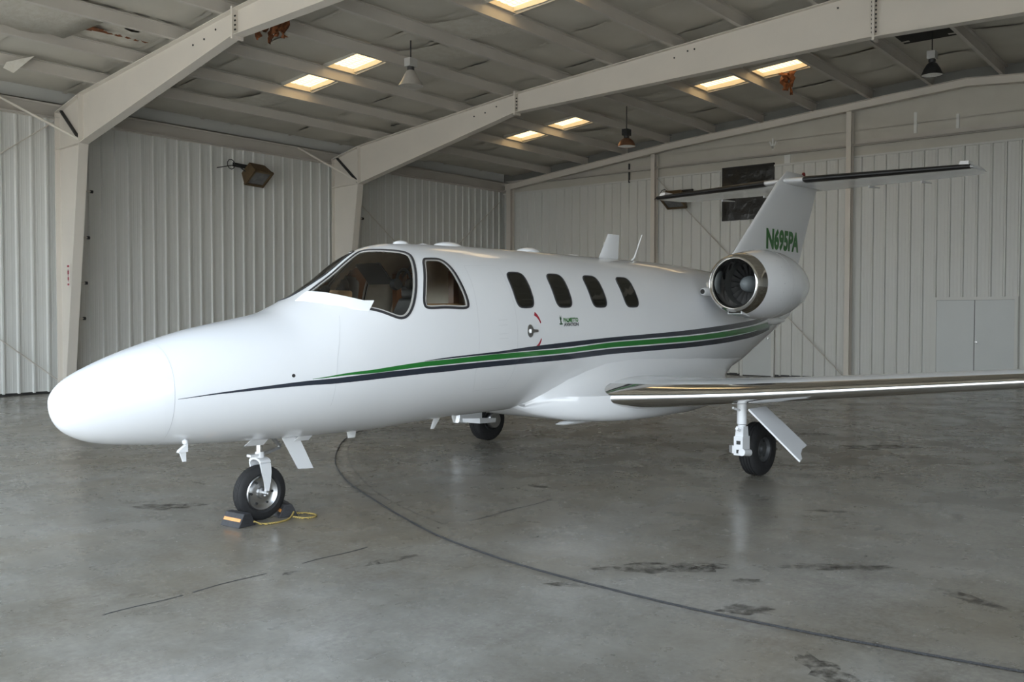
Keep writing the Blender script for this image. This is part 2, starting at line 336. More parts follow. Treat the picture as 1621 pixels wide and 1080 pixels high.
# rigid frames
def rigid_frame(X, label, near):
    t = empty('rigid_frame', (X, 13.4, 0)); tag(t, label, 'steel frame', 'rigid frames of the hangar')
    O = Vector((0, -13.4, 0))
    def bld(mb, name, m=FRAMEP):
        mb.v = [(a, b-13.4, c) for a, b, c in mb.v]; return mb.build(name, m, t)
    fw = .1
    ki, kz = 12.38, 5.2
    # column
    mb = MB(); mb.prism([(13.42, .02), (13.42, 5.2), (ki, kz), (13.1, .02)], 'x', 0, .012); c = bld(mb, 'column_web')
    mb = MB(); mb.prism([(13.1, .02), (ki, kz), (ki-.02, kz), (13.08, .02)], 'x', -fw, fw); bld(mb, 'column_flange')
    mb = MB(); mb.box(-fw, fw, 13.42, 13.44, .02, 5.95); bld(mb, 'column_flange')
    mb = MB(); mb.box(-.13, .13, 13.03, 13.5, 0, .022); bld(mb, 'base_plate')
    # knee
    mb = MB(); mb.prism([(13.42, 5.2), (13.42, ztop(13.42)-.12), (ki, ztop(ki)), (ki, kz)], 'x', -.004, .012); bld(mb, 'knee_web')
    mb = MB(); mb.prism([(13.42, 5.17), (ki, kz-.01), (ki, kz+.01), (13.42, 5.19)], 'x', -fw*.9, fw*.9); bld(mb, 'knee_stiffener')
    mb = MB(); mb.prism([(ki-.015, kz-.03), (ki+.015, kz-.03), (ki+.015, ztop(ki)), (ki-.015, ztop(ki))], 'x', -fw, fw*.25); bld(mb, 'splice_plate')
    mb = MB(); mb.prism([(13.44, ztop(13.44)-.14), (ki, ztop(ki)-.02), (ki, ztop(ki)), (13.44, ztop(13.44)-.12)], 'x', -fw, fw); bld(mb, 'knee_flange')
    bot = [(ki, kz), (6.98, 6.35), (YRIDGE, 6.55), (2*YRIDGE-6.98, 6.35), (2*YRIDGE-ki, kz)]
    top = [(y, ztop(y)) for y in (ki, 6.98, YRIDGE, 2*YRIDGE-6.98, 2*YRIDGE-ki)]
    for i in range(4):
        (a, az), (b, bz) = bot[i], bot[i+1]; (c0, cz), (d, dz) = top[i], top[i+1]
        mb = MB(); mb.prism([(a, az), (b, bz), (d, dz), (c0, cz)], 'x', 0, .01); bld(mb, 'rafter_web')
        mb = MB(); mb.prism([(a, az-.015), (b, bz-.015), (b, bz), (a, az)], 'x', -fw, fw); bld(mb, 'rafter_flange')
        mb = MB(); mb.prism([(c0, cz-.015), (d, dz-.015), (d, dz), (c0, cz)], 'x', -fw, fw); bld(mb, 'rafter_flange')
    for Y, z0 in ((6.98, 6.35), (YRIDGE-.2, 6.54)):
        mb = MB(); mb.box(-fw-.01, fw+.01, Y-.022, Y+.022, z0-.07, ztop(Y)+.04); pl = bld(mb, 'splice_plate')
        for zz in [z0+.08+q*.075 for q in range(int((ztop(Y)-z0-.1)/.075))]:
            for sx in (-.06,):
                mb = MB(); mb.lathe([(0, -.045), (.016, -.045), (.016, .045), (0, .045)], 6, 'y', (sx, Y, zz)); mb.v = [(a, b-13.4, c) for a, b, c in mb.v]; mb.build('bolt', DARKM, pl)
    # purlin clip bolts showing as dark dots on the web
    for Y in (8.3, 7.95, 7.6, 2.9, 2.6, 2.45, -.4, -1.5):
        mb = MB(); mb.lathe([(0, -.012), (.018, -.012), (.018, .004), (0, .004)], 6, 'x', (0, Y, ztop(Y)-.14-.06*(int(Y*10) % 2))); bld(mb, 'bolt', DARKM)
    # flange brace from the knee up to the eave strut; dark angle in the knee corner
    mb = MB(); mb.tube([(0, ki+.05, kz+.04), (-1.25, 13.42, 6.1)], .028, 6); bld(mb, 'flange_brace')
    mb = MB(); mb.tube([(-.03, ki+.04, kz+.03), (-.03, 13.3, 5.98)], .035, 4); bld(mb, 'knee_brace', DARKM)
    # right-hand column, mirrored
    yr = lambda a: 2*YRIDGE-a
    mb = MB(); mb.prism([(yr(13.42), .02), (yr(13.42), ztop(13.4)-.1), (yr(ki), ztop(ki)), (yr(ki), kz), (yr(13.1), .02)], 'x', 0, .012); bld(mb, 'column_web')
    mb = MB(); mb.prism([(yr(13.1), .02), (yr(ki), kz), (yr(ki)+.02, kz), (yr(13.08), .02)], 'x', -fw, fw); bld(mb, 'column_flange')
    # pegs on the inner flange
    for Y, z in ((12.62, 4.25), (12.78, 3.3), (12.9, 2.35), (13.0, 1.6)) if near else ((12.6, 4.3),):
        mb = MB(); mb.tube([(fw, Y-.0, z), (fw+.16, Y, z)], .016, 6); pg = bld(mb, 'peg', PURL)
        mb = MB(); mb.tube([(fw+.15, Y-.0, z), (fw+.2, Y, z)], .034, 8); mb.v = [(a, b-13.4, c) for a, b, c in mb.v]; mb.build('peg_tip', BLACK, pg)
    return t
rigid_frame(F1, 'large tapered white steel frame at left, column beside the red and white sign', True)
rigid_frame(F2, 'tapered white steel frame crossing the whole roof behind the jet', False)
# end-wall frame: rafter channel, corner post, two posts
t = empty('end_wall_frame', (XB-.2, 5, 0)); tag(t, 'slim steel rafter and posts against the far end wall', 'steel frame')
def bl2(mb, n, m=FRAMEP): mb.v = [(a-(XB-.2), b-5, c) for a, b, c in mb.v]; return mb.build(n, m, t)
for ya, yb in ((13.4, 7.), (7., YRIDGE), (YRIDGE, 2*YRIDGE-7), (2*YRIDGE-7, YR+.2)):
    for (za, zb_, xa, xb_) in ((-.2, -.19, XB-.28, XB-.1), (-.01, 0, XB-.28, XB-.1), (-.2, 0, XB-.2, XB-.19)):
        d = .03
        mb = MB(); mb.prism([(ya, ztop(ya)+za-d), (yb, ztop(yb)+za-d), (yb, ztop(yb)+zb_-d), (ya, ztop(ya)+zb_-d)], 'x', xa, xb_); bl2(mb, 'rafter_channel')
GAPSHADE = mat('rake_gap_shade', (.20, .20, .185), .6, noise=(3, .4, (.15, .15, .14)))  # dark strip added above the end rafter; shade of the purlin gap as colour
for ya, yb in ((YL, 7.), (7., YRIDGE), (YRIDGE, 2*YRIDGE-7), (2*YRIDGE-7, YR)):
    mb = MB(); mb.prism([(ya, ztop(ya)-.06), (yb, ztop(yb)-.06), (yb, ztop(yb)+.38), (ya, ztop(ya)+.38)], 'x', XB-.01, XB+.019); bl2(mb, 'rake_gap_shade', GAPSHADE)
for Y in (7.66, 1.9, -3.85):
    h = ztop(Y)-.25
    mb = MB(); mb.box(XB-.26, XB-.06, Y-.004, Y+.004, 0, h); mb.box(XB-.268, XB-.258, Y-.065, Y+.065, 0, h); mb.box(XB-.06, XB-.05, Y-.065, Y+.065, 0, h); bl2(mb, 'post')
mb = MB(); mb.box(XB-.28, XB-.27, 13.1, 13.28, 0, 6.0); mb.box(XB-.28, XB-.06, 13.19, 13.2, 0, 6.0); mb.box(XB-.07, XB-.06, 13.1, 13.28, 0, 6.); bl2(mb, 'post')

# X-bracing rods
def rod(p, q, r, lab): tag(MB().tube([p, q], r, 6).build('brace_rod', PURL), lab, 'rod', 'bracing rods')
rod((XD+.3, 13.5, .4), (F1-.1, 13.5, 5.75), .014, 'thin bracing rod rising towards the knee at far left')
rod((XD+.3, 13.46, 5.75), (F1-.1, 13.46, .3), .014, 'thin bracing rod running down behind the jet nose')
rod((F2+.15, 13.5, 5.45), (XB-.35, 13.5, .3), .014, 'bracing rod falling rightwards behind the second frame')
rod((F2+.15, 13.46, .3), (XB-.35, 13.46, 5.5), .014, 'bracing rod rising to the far corner post')
rod((XB-.12, 7.6, 5.75), (XB-.12, 1.98, .06), .013, 'bracing rod crossing the end wall behind the tail')

# doors in the end wall
def wall_door(n, y0, y1, h, leaves):
    d = struct(B(XB-.075, XB+.01, y0, y1, 0, h).build('door_%d' % n, DARKM))
    fr = MB()
    for a, b, c, e in ((y0-.07, y0+.005, 0, h+.07), (y1-.005, y1+.07, 0, h+.07), (y0, y1, h-.005, h+.07)): fr.box(XB-.1, XB+.01, a, b, c, e)
    fr.build('door_frame', PANELB, d)
    wd = (y1-y0)/leaves
    for i in range(leaves):
        lf = B(XB-.088, XB-.07, y0+i*wd+.008, y0+(i+1)*wd-.008, .02, h-.01).build('door_leaf', DOORP, d)
    ky = y0+wd+.05 if leaves == 2 else y0+.09
    MB().lathe([(0, -.07), (.03, -.065), (.034, -.05), (.02, -.03), (.028, 0)], 12, 'x', (XB-.088, ky-.1 if leaves == 2 else ky, 1.05)).build('door_knob', STEEL, d, 40)
wall_door(1, -1.93, -.22, 2.06, 2)
wall_door(2, 4.0, 4.85, 2.12, 1)

# black plastic over the wall opening
t = empty('vent_cover', (XB-.03, 4.75, 5.1)); tag(t, 'black plastic sheet covering a square opening behind the tail fin', 'sheet')
vs = []; n = 14
for a in range(n+1):
    for b in range(n+1):
        vs.append((-.03-.03*random.random()*(0 < a < n and 0 < b < n), (a/n-.5)*1.5, (b/n-.5)*1.46))
MB().add(vs, [(a*(n+1)+b, (a+1)*(n+1)+b, (a+1)*(n+1)+b+1, a*(n+1)+b+1) for a in range(n) for b in range(n)]).build('plastic_sheet', TARP, t, 60)
mb = MB()
for a in (-.76, .74): mb.box(-.035, .04, a, a+.03, -.75, .75)
for a in (-.75, .72): mb.box(-.035, .04, -.76, .77, a, a+.03)
mb.build('batten', DARKM, t)

# floods on walls
def flood(loc, rz, lab, tilt):
    t = empty('flood_light', loc, rz); tag(t, lab, 'flood light', 'rusty flood lights')
    M = Matrix.Rotation(tilt, 4, 'X')
    body = MB(); P0 = [(-.26, .0, -.16), (.26, 0, -.16), (.26, 0, .2), (-.26, 0, .2)]; P1 = [(-.31, -.3, -.24), (.31, -.3, -.24), (.31, -.3, .24), (-.31, -.3, .24)]
    body.loft([[M @ Vector(a) for a in P0], [M @ Vector(a) for a in P1]]); body.build('housing', BROWN, t)
    mb = MB()
    for a in ((-.32, .32, .19, .25), (-.32, .32, -.25, -.19), (-.32, -.26, -.25, .25), (.26, .32, -.25, .25)): mb.box(a[0], a[1], -.34, -.29, a[2], a[3], M)
    mb.build('bezel', BROWN, t)
    MB().box(-.26, .26, -.315, -.3, -.19, .19, M).build('lens', LENS, t)
    mb = MB(); mb.tube([M @ Vector((-.33, -.12, 0)), (-.36, .1, .05), (-.36, .26, .1)], .016, 6); mb.tube([M @ Vector((.33, -.12, 0)), (.36, .1, .05), (.36, .26, .1)], .016, 6); mb.box(-.4, .4, .25, .28, .05, .15); mb.build('bracket', DARKM, t)
    MB().tube([(-.36, .28, .12)]+[(-.52+.12*math.cos(a*.7), .2, .08+.12*math.sin(a*.7)) for a in range(10)]+[(-.9, .28, -.05)], .012, 6).build('wire', DARKM, t)
    return t
flood((9.18, YL-.42, 5.3), math.radians(10), 'rusty brown flood light box hung high on the left ribbed wall', math.radians(48))
flood((XB-.42, 6.78, 5.18), -PI/2, 'rusty brown flood light half hidden by the horizontal tail', math.radians(62))

# high-bay lamps
def lamp(loc, drop, kind, lab):
    t = empty('high_bay_lamp', loc); tag(t, lab, 'lamp', 'high bay lamps')
    MB().tube([(0, 0, roofz(loc[1])-loc[2]+.03), (0, 0, -drop)], .012, 8).build('stem', DARKM, t)
    bx = B(-.1, .1, -.08, .08, -drop-.16, -drop).build('ballast_box', GALV if kind != 1 else DARKM, t)
    MB().lathe([(.0, 0), (.07, 0), (.07, -.05), (.05, -.08), (0, -.08)], 20, 'z', (0, 0, -drop-.16)).build('socket', DARKM, t, 40)
    if kind == 0: pr = [(.05, 0), (.09, -.03), (.13, -.1), (.17, -.19), (.22, -.27), (.25, -.32), (.245, -.32), (.21, -.26), (.16, -.19), (.08, -.04)]; m = PRISM
    elif kind == 1: pr = [(.05, 0), (.12, -.03), (.18, -.09), (.22, -.17), (.23, -.22), (.225, -.22), (.21, -.17), (.17, -.1), (.05, -.03)]; m = COPPER
    else: pr = [(.05, 0), (.1, -.04), (.16, -.14), (.2, -.24), (.21, -.27), (.205, -.27), (.19, -.24), (.15, -.15), (.05, -.06)]; m = DARKM
    rf = MB().lathe(pr, 36, 'z', (0, 0, -drop-.22)).build('reflector', m, t, 50)
    r, z = pr[-5] if kind == 0 else pr[-5]
    MB().lathe([(0, z+.015), (r*.6, z+.0), (r*.97, z+.005), (r*.97, z+.015), (0, z+.03)], 24, 'z', (0, 0, -drop-.22)).build('lens', MIRROR if kind else PRISM, t, 50)
    return t
lamp((8.2, 6.58, ztop(6.58)+.05), .17, 0, 'pale bell shaped high bay lamp hanging above the cockpit')
lamp((15.7, 6.35, ztop(6.35)+.0), .36, 1, 'rust coloured dome lamp hanging before the far end wall')
lamp((15.7, -1.02, ztop(-1.02)-.12), .1, 2, 'dark high bay lamp with shiny rim at upper right near the ridge')

# torn insulation
def torn(name, loc, n, sx, sy, sz, m, lab, seed, hang):
    random.seed(seed); t = empty(name, loc); tag(t, lab, 'insulation', 'torn insulation')
    for q in range(n):
        vs = []; k = 6; L = sz*(.5+random.random()); a0 = random.random()*6; ox, oy = random.uniform(-sx, sx), random.uniform(-sy, sy)
        wdt = random.uniform(.07, .17)
        for i in range(k+1):
            f = i/k; ww = wdt*(1-f*.8)
            for sgn in (-1, 0, 1):
                vs.append((ox+sgn*ww*math.cos(a0)+.05*random.uniform(-1, 1), oy+sgn*ww*math.sin(a0)+.05*random.uniform(-1, 1), (.02 if hang else 0)-L*f+.02*random.uniform(-1, 1)))
        mb = MB().add(vs, [(i*3+j, i*3+j+1, i*3+j+4, i*3+j+3) for i in range(k) for j in range(2)])
        o = mb.build('shred', m, t, 60); md = o.modifiers.new('thick', 'SOLIDIFY'); md.thickness = .012
    return t
torn('torn_insulation', (5.08, 6.85, ztop(6.8)-.0), 14, .2, .26, .30, RUSTIN, 'rusty brown torn insulation hanging beside the nearer frame', 3, True)
torn('torn_insulation', (15.75, 2.05, ztop(2.05)+.05), 5, .06, .12, .34, RUSTIN, 'orange brown insulation scrap hanging at the right skylight', 5, True)
# torn cell near the left frame: pale underside, ragged edge, brown gaps
ya, yb = PALL[2], PALL[3]
vs = []; n = 16
for a in range(n+1):
    X = 2.4+(F1-2.4)*a/n
    for b in range(7):
        Y = ya+(yb-ya)*(b/6); vs.append((X, Y, roofz(Y)+.06+.02*math.sin(a*1.7+b)))
fs = []
for a in range(n):
    for b in range(6):
        if b in (3, 4) and 4 <= a <= 14 and random.random() < (.75 if b == 4 else .3): continue
        fs.append((a*7+b, a*7+7+b, a*7+8+b, a*7+b+1))
MB().add(vs, fs).build('insulation_blanket', TORNW, ce, 60)
B(2.4, F1, yb, ya, roofz(yb)+.1, roofz(yb)+.11).build('roof_sheet', PURL, ce)
random.seed(21)
for q, (X, wx, wy_) in enumerate(((3.10, .14, .11), (3.28, .22, .14), (3.47, .16, .10), (3.42, .12, .06), (3.68, .11, .04), (3.86, .08, .04), (4.05, .05, .03), (4.22, .07, .03), (4.38, .08, .04))):
    vs = [(X, 9.62-.08*(q == 3), roofz(9.6)-.02)]
    for k in range(14): a = 2*PI*k/14; g = 1+.4*random.uniform(-1, 1); vs.append((X+wx*g*math.cos(a)+wy_*.3*math.sin(a), 9.62+.02*math.sin(q*2)-.08*(q == 3)+wy_*g*math.sin(a), roofz(9.6)-.008+.02*random.random()))
    MB().add(vs, [(0, k+1, (k+1) % 14+1) for k in range(14)]).build('exposed_fibre', RUSTIN, ce)
vs = []
for a in range(9):
    f = a/8; vs += [(1.2+1.9*f, ya-.05-.05*math.sin(a), roofz(ya)-.07+.02*math.sin(a*2)), (1.2+1.9*f+(.25 if a == 8 else 0), yb+.45, roofz(yb)-.09+.03*math.cos(a*3)), (1.2+1.9*f+(.35 if a == 8 else 0), yb+.05, roofz(yb)+.02)]
tf = MB().add(vs, [(a*3+b, a*3+3+b, a*3+4+b, a*3+b+1) for a in range(8) for b in range(2)]).build('insulation_flap', TORNW, None, 60)
tag(tf, 'pale loose insulation sheet with torn end at upper left', 'insulation', 'torn insulation')
tf.modifiers.new('thick', 'SOLIDIFY').thickness = .015
tf = MB().add([(2.75, 11.55, ztop(11.5)+.03), (3.1, 11.2, ztop(11.2)+.12), (2.85, 11.5, ztop(11.5)-.16), (2.72, 11.62, ztop(11.6)-.06)], [(0, 1, 2), (0, 2, 3)]).build('insulation_flap', TORNW, None)
tag(tf, 'small white triangular flap hanging under the roof above the left wall', 'insulation', 'torn insulation'); tf.modifiers.new('thick', 'SOLIDIFY').thickness = .01
# dark opening in ceiling beside the ridge lamp
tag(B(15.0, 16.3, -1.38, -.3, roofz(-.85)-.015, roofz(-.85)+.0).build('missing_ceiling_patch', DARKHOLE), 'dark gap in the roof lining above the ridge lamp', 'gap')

# sign on the left column
t = empty('warning_sign', (F1-.112, 12.87, 2.5)); tag(t, 'small red and white sign stuck upright on the left column', 'sign')
MB().box(.0, .004, -.055, .055, -.24, .24).build('plate', mat('sign_white', (.75, .70, .66), .5, noise=(9, .3, (.65, .58, .54))), t)
for z0, z1, w_ in ((.17, .21, .04), (-.21, -.17, .035), (-.13, .13, .008), (.02, .1, .03), (-.1, -.04, .026)): B(-.003, .001, -w_, w_, z0, z1).build('red_mark', RED, t)

# ------------------------------------------------------------------ floor marks
def patch(X, Y, rx, ry, rot, m, name='stain', seed=0, n=28):
    random.seed(seed); vs = [(X, Y, .0012)]
    for k in range(n):
        a = 2*PI*k/n; q = 1+.28*random.uniform(-1, 1); u, v = rx*q*math.cos(a), ry*q*math.sin(a)
        vs.append((X+u*math.cos(rot)-v*math.sin(rot), Y+u*math.sin(rot)+v*math.cos(rot), .0012))
    return MB().add(vs, [(0, k+1, (k+1) % n+1) for k in range(n)]).build(name, m, fl)
for q, a in enumerate([(.84, -3.3, .42, .12, 2.3), (.38, -4.1, .17, .09, 2.2), (1.42, -5.04, .2, .07, 1.1), (-.24, -4.8, .25, .09, .9), (-.23, 1.05, .3, .12, 2.4), (-.82, -1.48, .06, .03, 0), (1.0, -3.45, .12, .06, 2.2), (.91, -3.85, .1, .05, 2.2), (2.6, -.9, .12, .05, 2), (5.2, -3.2, .12, .04, 2), (7.5, -2.6, .5, .18, 2.4), (8.2, -1.4, .35, .15, 2), (-.2, -1.75, .28, .05, -.2), (2.3, .9, .08, .03, 1), (3.3, -3.5, .2, .05, 2), (-2.2, .9, .16, .03, .2), (-2.1, 3.5, .25, .05, .5), (1.6, -4.2, .35, .08, 2.2), (.1, -3.0, .12, .04, 2), (1.1, -.9, .05, .02, 1)]):
    patch(a[0], a[1], a[2], a[3], a[4], STAIN, seed=q)
for (xa, xb_) in ((-2.0, -1.52), (-1.45, -.92), (-.62, -.05), (1.05, 2.2), (-3.4, -2.7), (5.5, 8.)):
    n = 12; vs = []
    for a in range(n+1): X = xa+(xb_-xa)*a/n; q = -1.36+.012*math.sin(X*9)-.01*(X > 1); hw = .006; vs += [(X, q-hw, .0014), (X, q+hw, .0014)]
    MB().add(vs, [(2*a, 2*a+2, 2*a+3, 2*a+1) for a in range(n)]).build('joint_crack', CABLE, fl)
def smooth_path(pts, n=8):
    o = []
    for i in range(len(pts)-1):
        p0, p1, p2, p3 = [Vector(pts[max(0, min(len(pts)-1, i+d))]) for d in (-1, 0, 1, 2)]
        for k in range(n):
            t = k/n; o.append(.5*((2*p1)+(p2-p0)*t+(2*p0-5*p1+4*p2-p3)*t*t+(3*p1-p0-3*p2+p3)*t**3))
    return o+[Vector(pts[-1])]
inn = smooth_path([(4.37, 3.67, 0), (3.52, 2.94, 0), (2.83, 2.21, 0), (2.12, 1.28, 0), (1.47, .26, 0), (1.06, -.61, 0), (.83, -1.28, 0)])
vs = []
for i, p in enumerate(inn):
    d = (inn[min(i+1, len(inn)-1)]-inn[max(i-1, 0)]).normalized(); s = Vector((-d.y, d.x, 0)); vs += [p+s*.012+Vector((0, 0, .0013)), p-s*.012+Vector((0, 0, .0013))]
MB().add(vs, [(2*a, 2*a+2, 2*a+3, 2*a+1) for a in range(len(inn)-1)]).build('tyre_mark', SCUFF, fl)
cb = smooth_path([(x, y, .011) for x, y in [(4.9, 4.0), (4.49, 3.75), (4.05, 3.51), (3.45, 3.03), (2.85, 2.43), (2.36, 1.88), (1.96, 1.35), (1.52, .66), (1.12, -.13), (.76, -.91), (.48, -1.61), (.29, -2.38), (.21, -2.97), (.18, -3.46), (.17, -3.88), (.20, -4.43), (.25, -4.91), (.33, -5.52), (.5, -6.5), (.7, -7.6)]])
tag(MB().tube(cb, .0068, 8).build('ground_cable', CABLE), 'long thin black cable curving across the concrete floor from under the jet', 'cable')

# ------------------------------------------------------------------ the jet
JET = empty('business_jet', (0, 0, 0), -0.05999); tag(JET, 'white twin engine business jet with green and navy stripe and T tail', 'airplane')
NOSE = -1.642; ZN = 1.06
def pchip(xs, ys):
    n = len(xs); h = [xs[i+1]-xs[i] for i in range(n-1)]; d = [(ys[i+1]-ys[i])/h[i] for i in range(n-1)]
    m = [0]*n; m[0] = d[0]; m[-1] = d[-1]
    for i in range(1, n-1):
        if d[i-1]*d[i] > 0:
            a = 2*h[i]+h[i-1]; b = h[i]+2*h[i-1]; m[i] = (a+b)/(a/d[i-1]+b/d[i])
    def f(x):
        if x <= xs[0]: return ys[0]
        if x >= xs[-1]: return ys[-1]
        lo, hi = 0, n-1
        while hi-lo > 1:
            k = (lo+hi)//2
            if xs[k] <= x: lo = k
            else: hi = k
        t = (x-xs[lo])/h[lo]; t2 = t*t; t3 = t2*t
        return (2*t3-3*t2+1)*ys[lo]+(t3-2*t2+t)*h[lo]*m[lo]+(-2*t3+3*t2)*ys[lo+1]+(t3-t2)*h[lo]*m[lo+1]
    return f
def S(l): return [math.sqrt(max(a-NOSE, 0)) for a in l]
_ft = pchip(S([NOSE, -1.55, -1.35, -1.0, -.6, -.2, .05, .3, .65, 1.06, 1.3, 1.7, 2.5, 4.0, 5.3, 6.2, 7.0, 8.0, 9.4]), [ZN, 1.215, 1.325, 1.458, 1.574, 1.653, 1.705, 1.81, 2.01, 2.276, 2.337, 2.355, 2.368, 2.363, 2.352, 2.325, 2.275, 2.2, 2.02])
_fb = pchip(S([NOSE, -1.55, -1.35, -1.0, -.6, 0, .9, 2.0, 3.5, 5.0, 6.0, 7.0, 8.0, 9.0, 9.4]), [ZN, .862, .770, .720, .688, .664, .65, .69, .70, .705, .76, .88, 1.21, 1.56, 1.68])
_fw = pchip(S([NOSE, -1.55, -1.35, -1.0, -.6, 0, .7, 1.5, 2.2, 5.0, 6.0, 7.0, 8.0, 9.0, 9.4]), [0, .155, .27, .40, .50, .62, .73, .80, .82, .82, .78, .68, .5, .28, .17])
_fc = pchip(S([NOSE, 0, 1.5, 5, 7, 9.4]), [ZN, 1.18, 1.42, 1.5, 1.6, 1.85])
NE = 2.15
def sec(x): q = math.sqrt(max(x-NOSE, 0)); return _ft(q), _fb(q), _fw(q), _fc(q)
def F(x, th, off=0.):
    t, b, w_, c = sec(x); cs, sn = math.cos(th), math.sin(th)
    y = w_*math.copysign(abs(cs)**(2/NE), cs); h = (t-c) if sn > 0 else (c-b)
    p = Vector((x, y, c+h*math.copysign(abs(sn)**(2/NE), sn)))
    if off: p += N_(x, th)*off
    return p
def N_(x, th):
    e = .004; a = F(x+e, th)-F(x-e, th); b = F(x, th+e)-F(x, th-e); n = b.cross(a)
    p = F(x, th); c = sec(x)[3]
    if n.length < 1e-12: return Vector((-1, 0, 0))
    n.normalize()
    return n if n.dot(Vector((0, p.y, p.z-c))) >= 0 else -n
def th_of(x, z, side=-1):
    t, b, w_, c = sec(x); hh = (t-c) if z > c else (c-b); sn = max(-1, min(1, (z-c)/hh)); s = math.copysign(abs(sn)**(NE/2), sn); cs = math.sqrt(max(0, 1-s*s))
    a = math.atan2(s, side*cs); return a if a > 0 else a+2*PI
def mirror(pl): return [(x, PI-t) for x, t in pl]
def chaikin(p, it=2):
    for _ in range(it):
        q = []
        for i in range(len(p)):
            a, b = p[i], p[(i+1) % len(p)]; q += [(a[0]*.75+b[0]*.25, a[1]*.75+b[1]*.25), (a[0]*.25+b[0]*.75, a[1]*.25+b[1]*.75)]
        p = q
    return p
def inside(p, poly):
    x, y = p; c = False; j = len(poly)-1
    for i in range(len(poly)):
        (xi, yi), (xj, yj) = poly[i], poly[j]
        if (yi > y) != (yj > y) and x < (xj-xi)*(y-yi)/(yj-yi)+xi: c = not c
        j = i
    return c
SHIELD = chaikin([(.325, 1.69), (.523, 1.64), (.768, 1.611), (.90, 1.615), (.975, 1.612), (1.005, 1.625), (1.03, 1.665), (1.062, 1.754), (1.112, 1.846), (1.167, 1.93), (1.232, 2.001), (1.262, 2.05), (1.275, 2.123), (1.205, 2.358), (1.10, 2.638), (1.02, 2.775), (.945, 2.815), (.865, 2.77), (.692, 2.548), (.555, 2.399), (.40, 2.05), (.34, 1.85)], 2)
SIDE = chaikin([(1.365, 2.185), (1.45, 2.18), (1.575, 2.185), (1.625, 2.323), (1.645, 2.555), (1.668, 2.78), (1.63, 2.825), (1.40, 2.80), (1.195, 2.79), (1.158, 2.736), (1.215, 2.566), (1.29, 2.38)], 2)
HOLES = [SHIELD, mirror(SHIELD), SIDE, mirror(SIDE)]
BB = [(min(a for a, _ in h), max(a for a, _ in h), min(b for _, b in h), max(b for _, b in h)) for h in HOLES]
def holed(x, t):
    for h, b in zip(HOLES, BB):
        for tt in (t, t-2*PI):
            if b[0] < x < b[1] and b[2] < tt < b[3] and inside((x, tt), h): return True
    return False
NT = 320
def shell(xs, m, off, name, parent, test=True):
    n = NT; vs = []; fs = []
    for x in xs: vs += [F(x, 2*PI*k/n, off) for k in range(n)]
    for i in range(len(xs)-1):
        xm = (xs[i]+xs[i+1])/2
        for k in range(n):
            if test and .25 < xm < 1.75 and holed(xm, 2*PI*(k+.5)/n): continue
            a, b = i*n+k, i*n+(k+1) % n; fs.append((a, b, b+n, a+n))
    return vs, fs
xs = [NOSE+1e-4+1.3*(i/44)**2 for i in range(45)]; x = xs[-1]
while x < .24: x += .04; xs.append(x)
while x < 1.72: x += .013; xs.append(x)
while x < 9.1: x += .09; xs.append(x)
vs, fs = shell(xs, WHITE, 0, 'fuselage', JET); n = NT; fs.append(tuple(range(n-1, -1, -1))); fs.append(tuple((len(xs)-1)*n+k for k in range(n)))
FUS = MB().add(vs, fs).build('fuselage', WHITE, JET, 35)
xs2 = [.30+i*.026 for i in range(68)]
vs, fs = shell(xs2, LINER, -.025, 'cockpit_liner', JET); LN = MB().add(vs, fs).build('cockpit_liner', LINER, JET, 35)

def frame_strip(poly, wi, wo, h, name, m, parent, base=-.004):
    n = len(poly); P = [F(a, b) for a, b in poly]; Nn = [N_(a, b) for a, b in poly]; rings = []
    c = sum(P, Vector())/n
    for i in range(n):
        t = (P[(i+1) % n]-P[i-1]).normalized(); b = Nn[i].cross(t).normalized()
        if b.dot(P[i]-c) < 0: b = -b
        o, ii = P[i]+b*wo, P[i]-b*wi
        rings.append([o+Nn[i]*base, o+Nn[i]*h, ii+Nn[i]*h, ii+Nn[i]*base])
    rings.append(rings[0]); return MB().loft(rings, True, False).build(name, m, parent, 40)
def pane(poly, off, name, m, parent, K=8):
    n = len(poly); cx, ct = sum(a for a, _ in poly)/n, sum(b for _, b in poly)/n
    vs = [F(cx, ct, off)]; fs = [(0, k+1, (k+1) % n+1) for k in range(n)]
    for j in range(1, K+1):
        f = j/K; vs += [F(cx+(a-cx)*f, ct+(b-ct)*f, off) for a, b in poly]
    for j in range(K-1):
        for k in range(n): a, b = 1+j*n+k, 1+j*n+(k+1) % n; fs.append((a, b, b+n, a+n))
    return MB().add(vs, fs).build(name, m, parent, 60)
for h, nm in ((HOLES[0], 'windshield'), (HOLES[1], 'windshield'), (HOLES[2], 'side_window'), (HOLES[3], 'side_window')):
    g = pane(h, -.006, nm, GLASS, JET)
    frame_strip(h, .011, .010, .006, 'window_seal', SEAL, g)
    inner = [(h[i][0], h[i][1]) for i in range(len(h))]
    frame_strip(inner, .026, -.011, -.001, 'window_retainer', RETAIN, g, -.012)
def superpoly(cx, ct, hx, ht, e, n=28):
    return [(cx+hx*math.copysign(abs(math.cos(a))**(2/e), math.cos(a)), ct+ht*math.copysign(abs(math.sin(a))**(2/e), math.sin(a))) for a in [2*PI*k/n for k in range(n)]]
for k in range(4):
    pl = superpoly(2.41+.583*k, 2.612, .128, .222, 4.2)
    for q in (pl, mirror(pl)):
        g = pane(q, .003, 'cabin_window', CABGL, JET, 5); frame_strip(q, .010, .004, .007, 'window_seal', SEAL, g, 0)
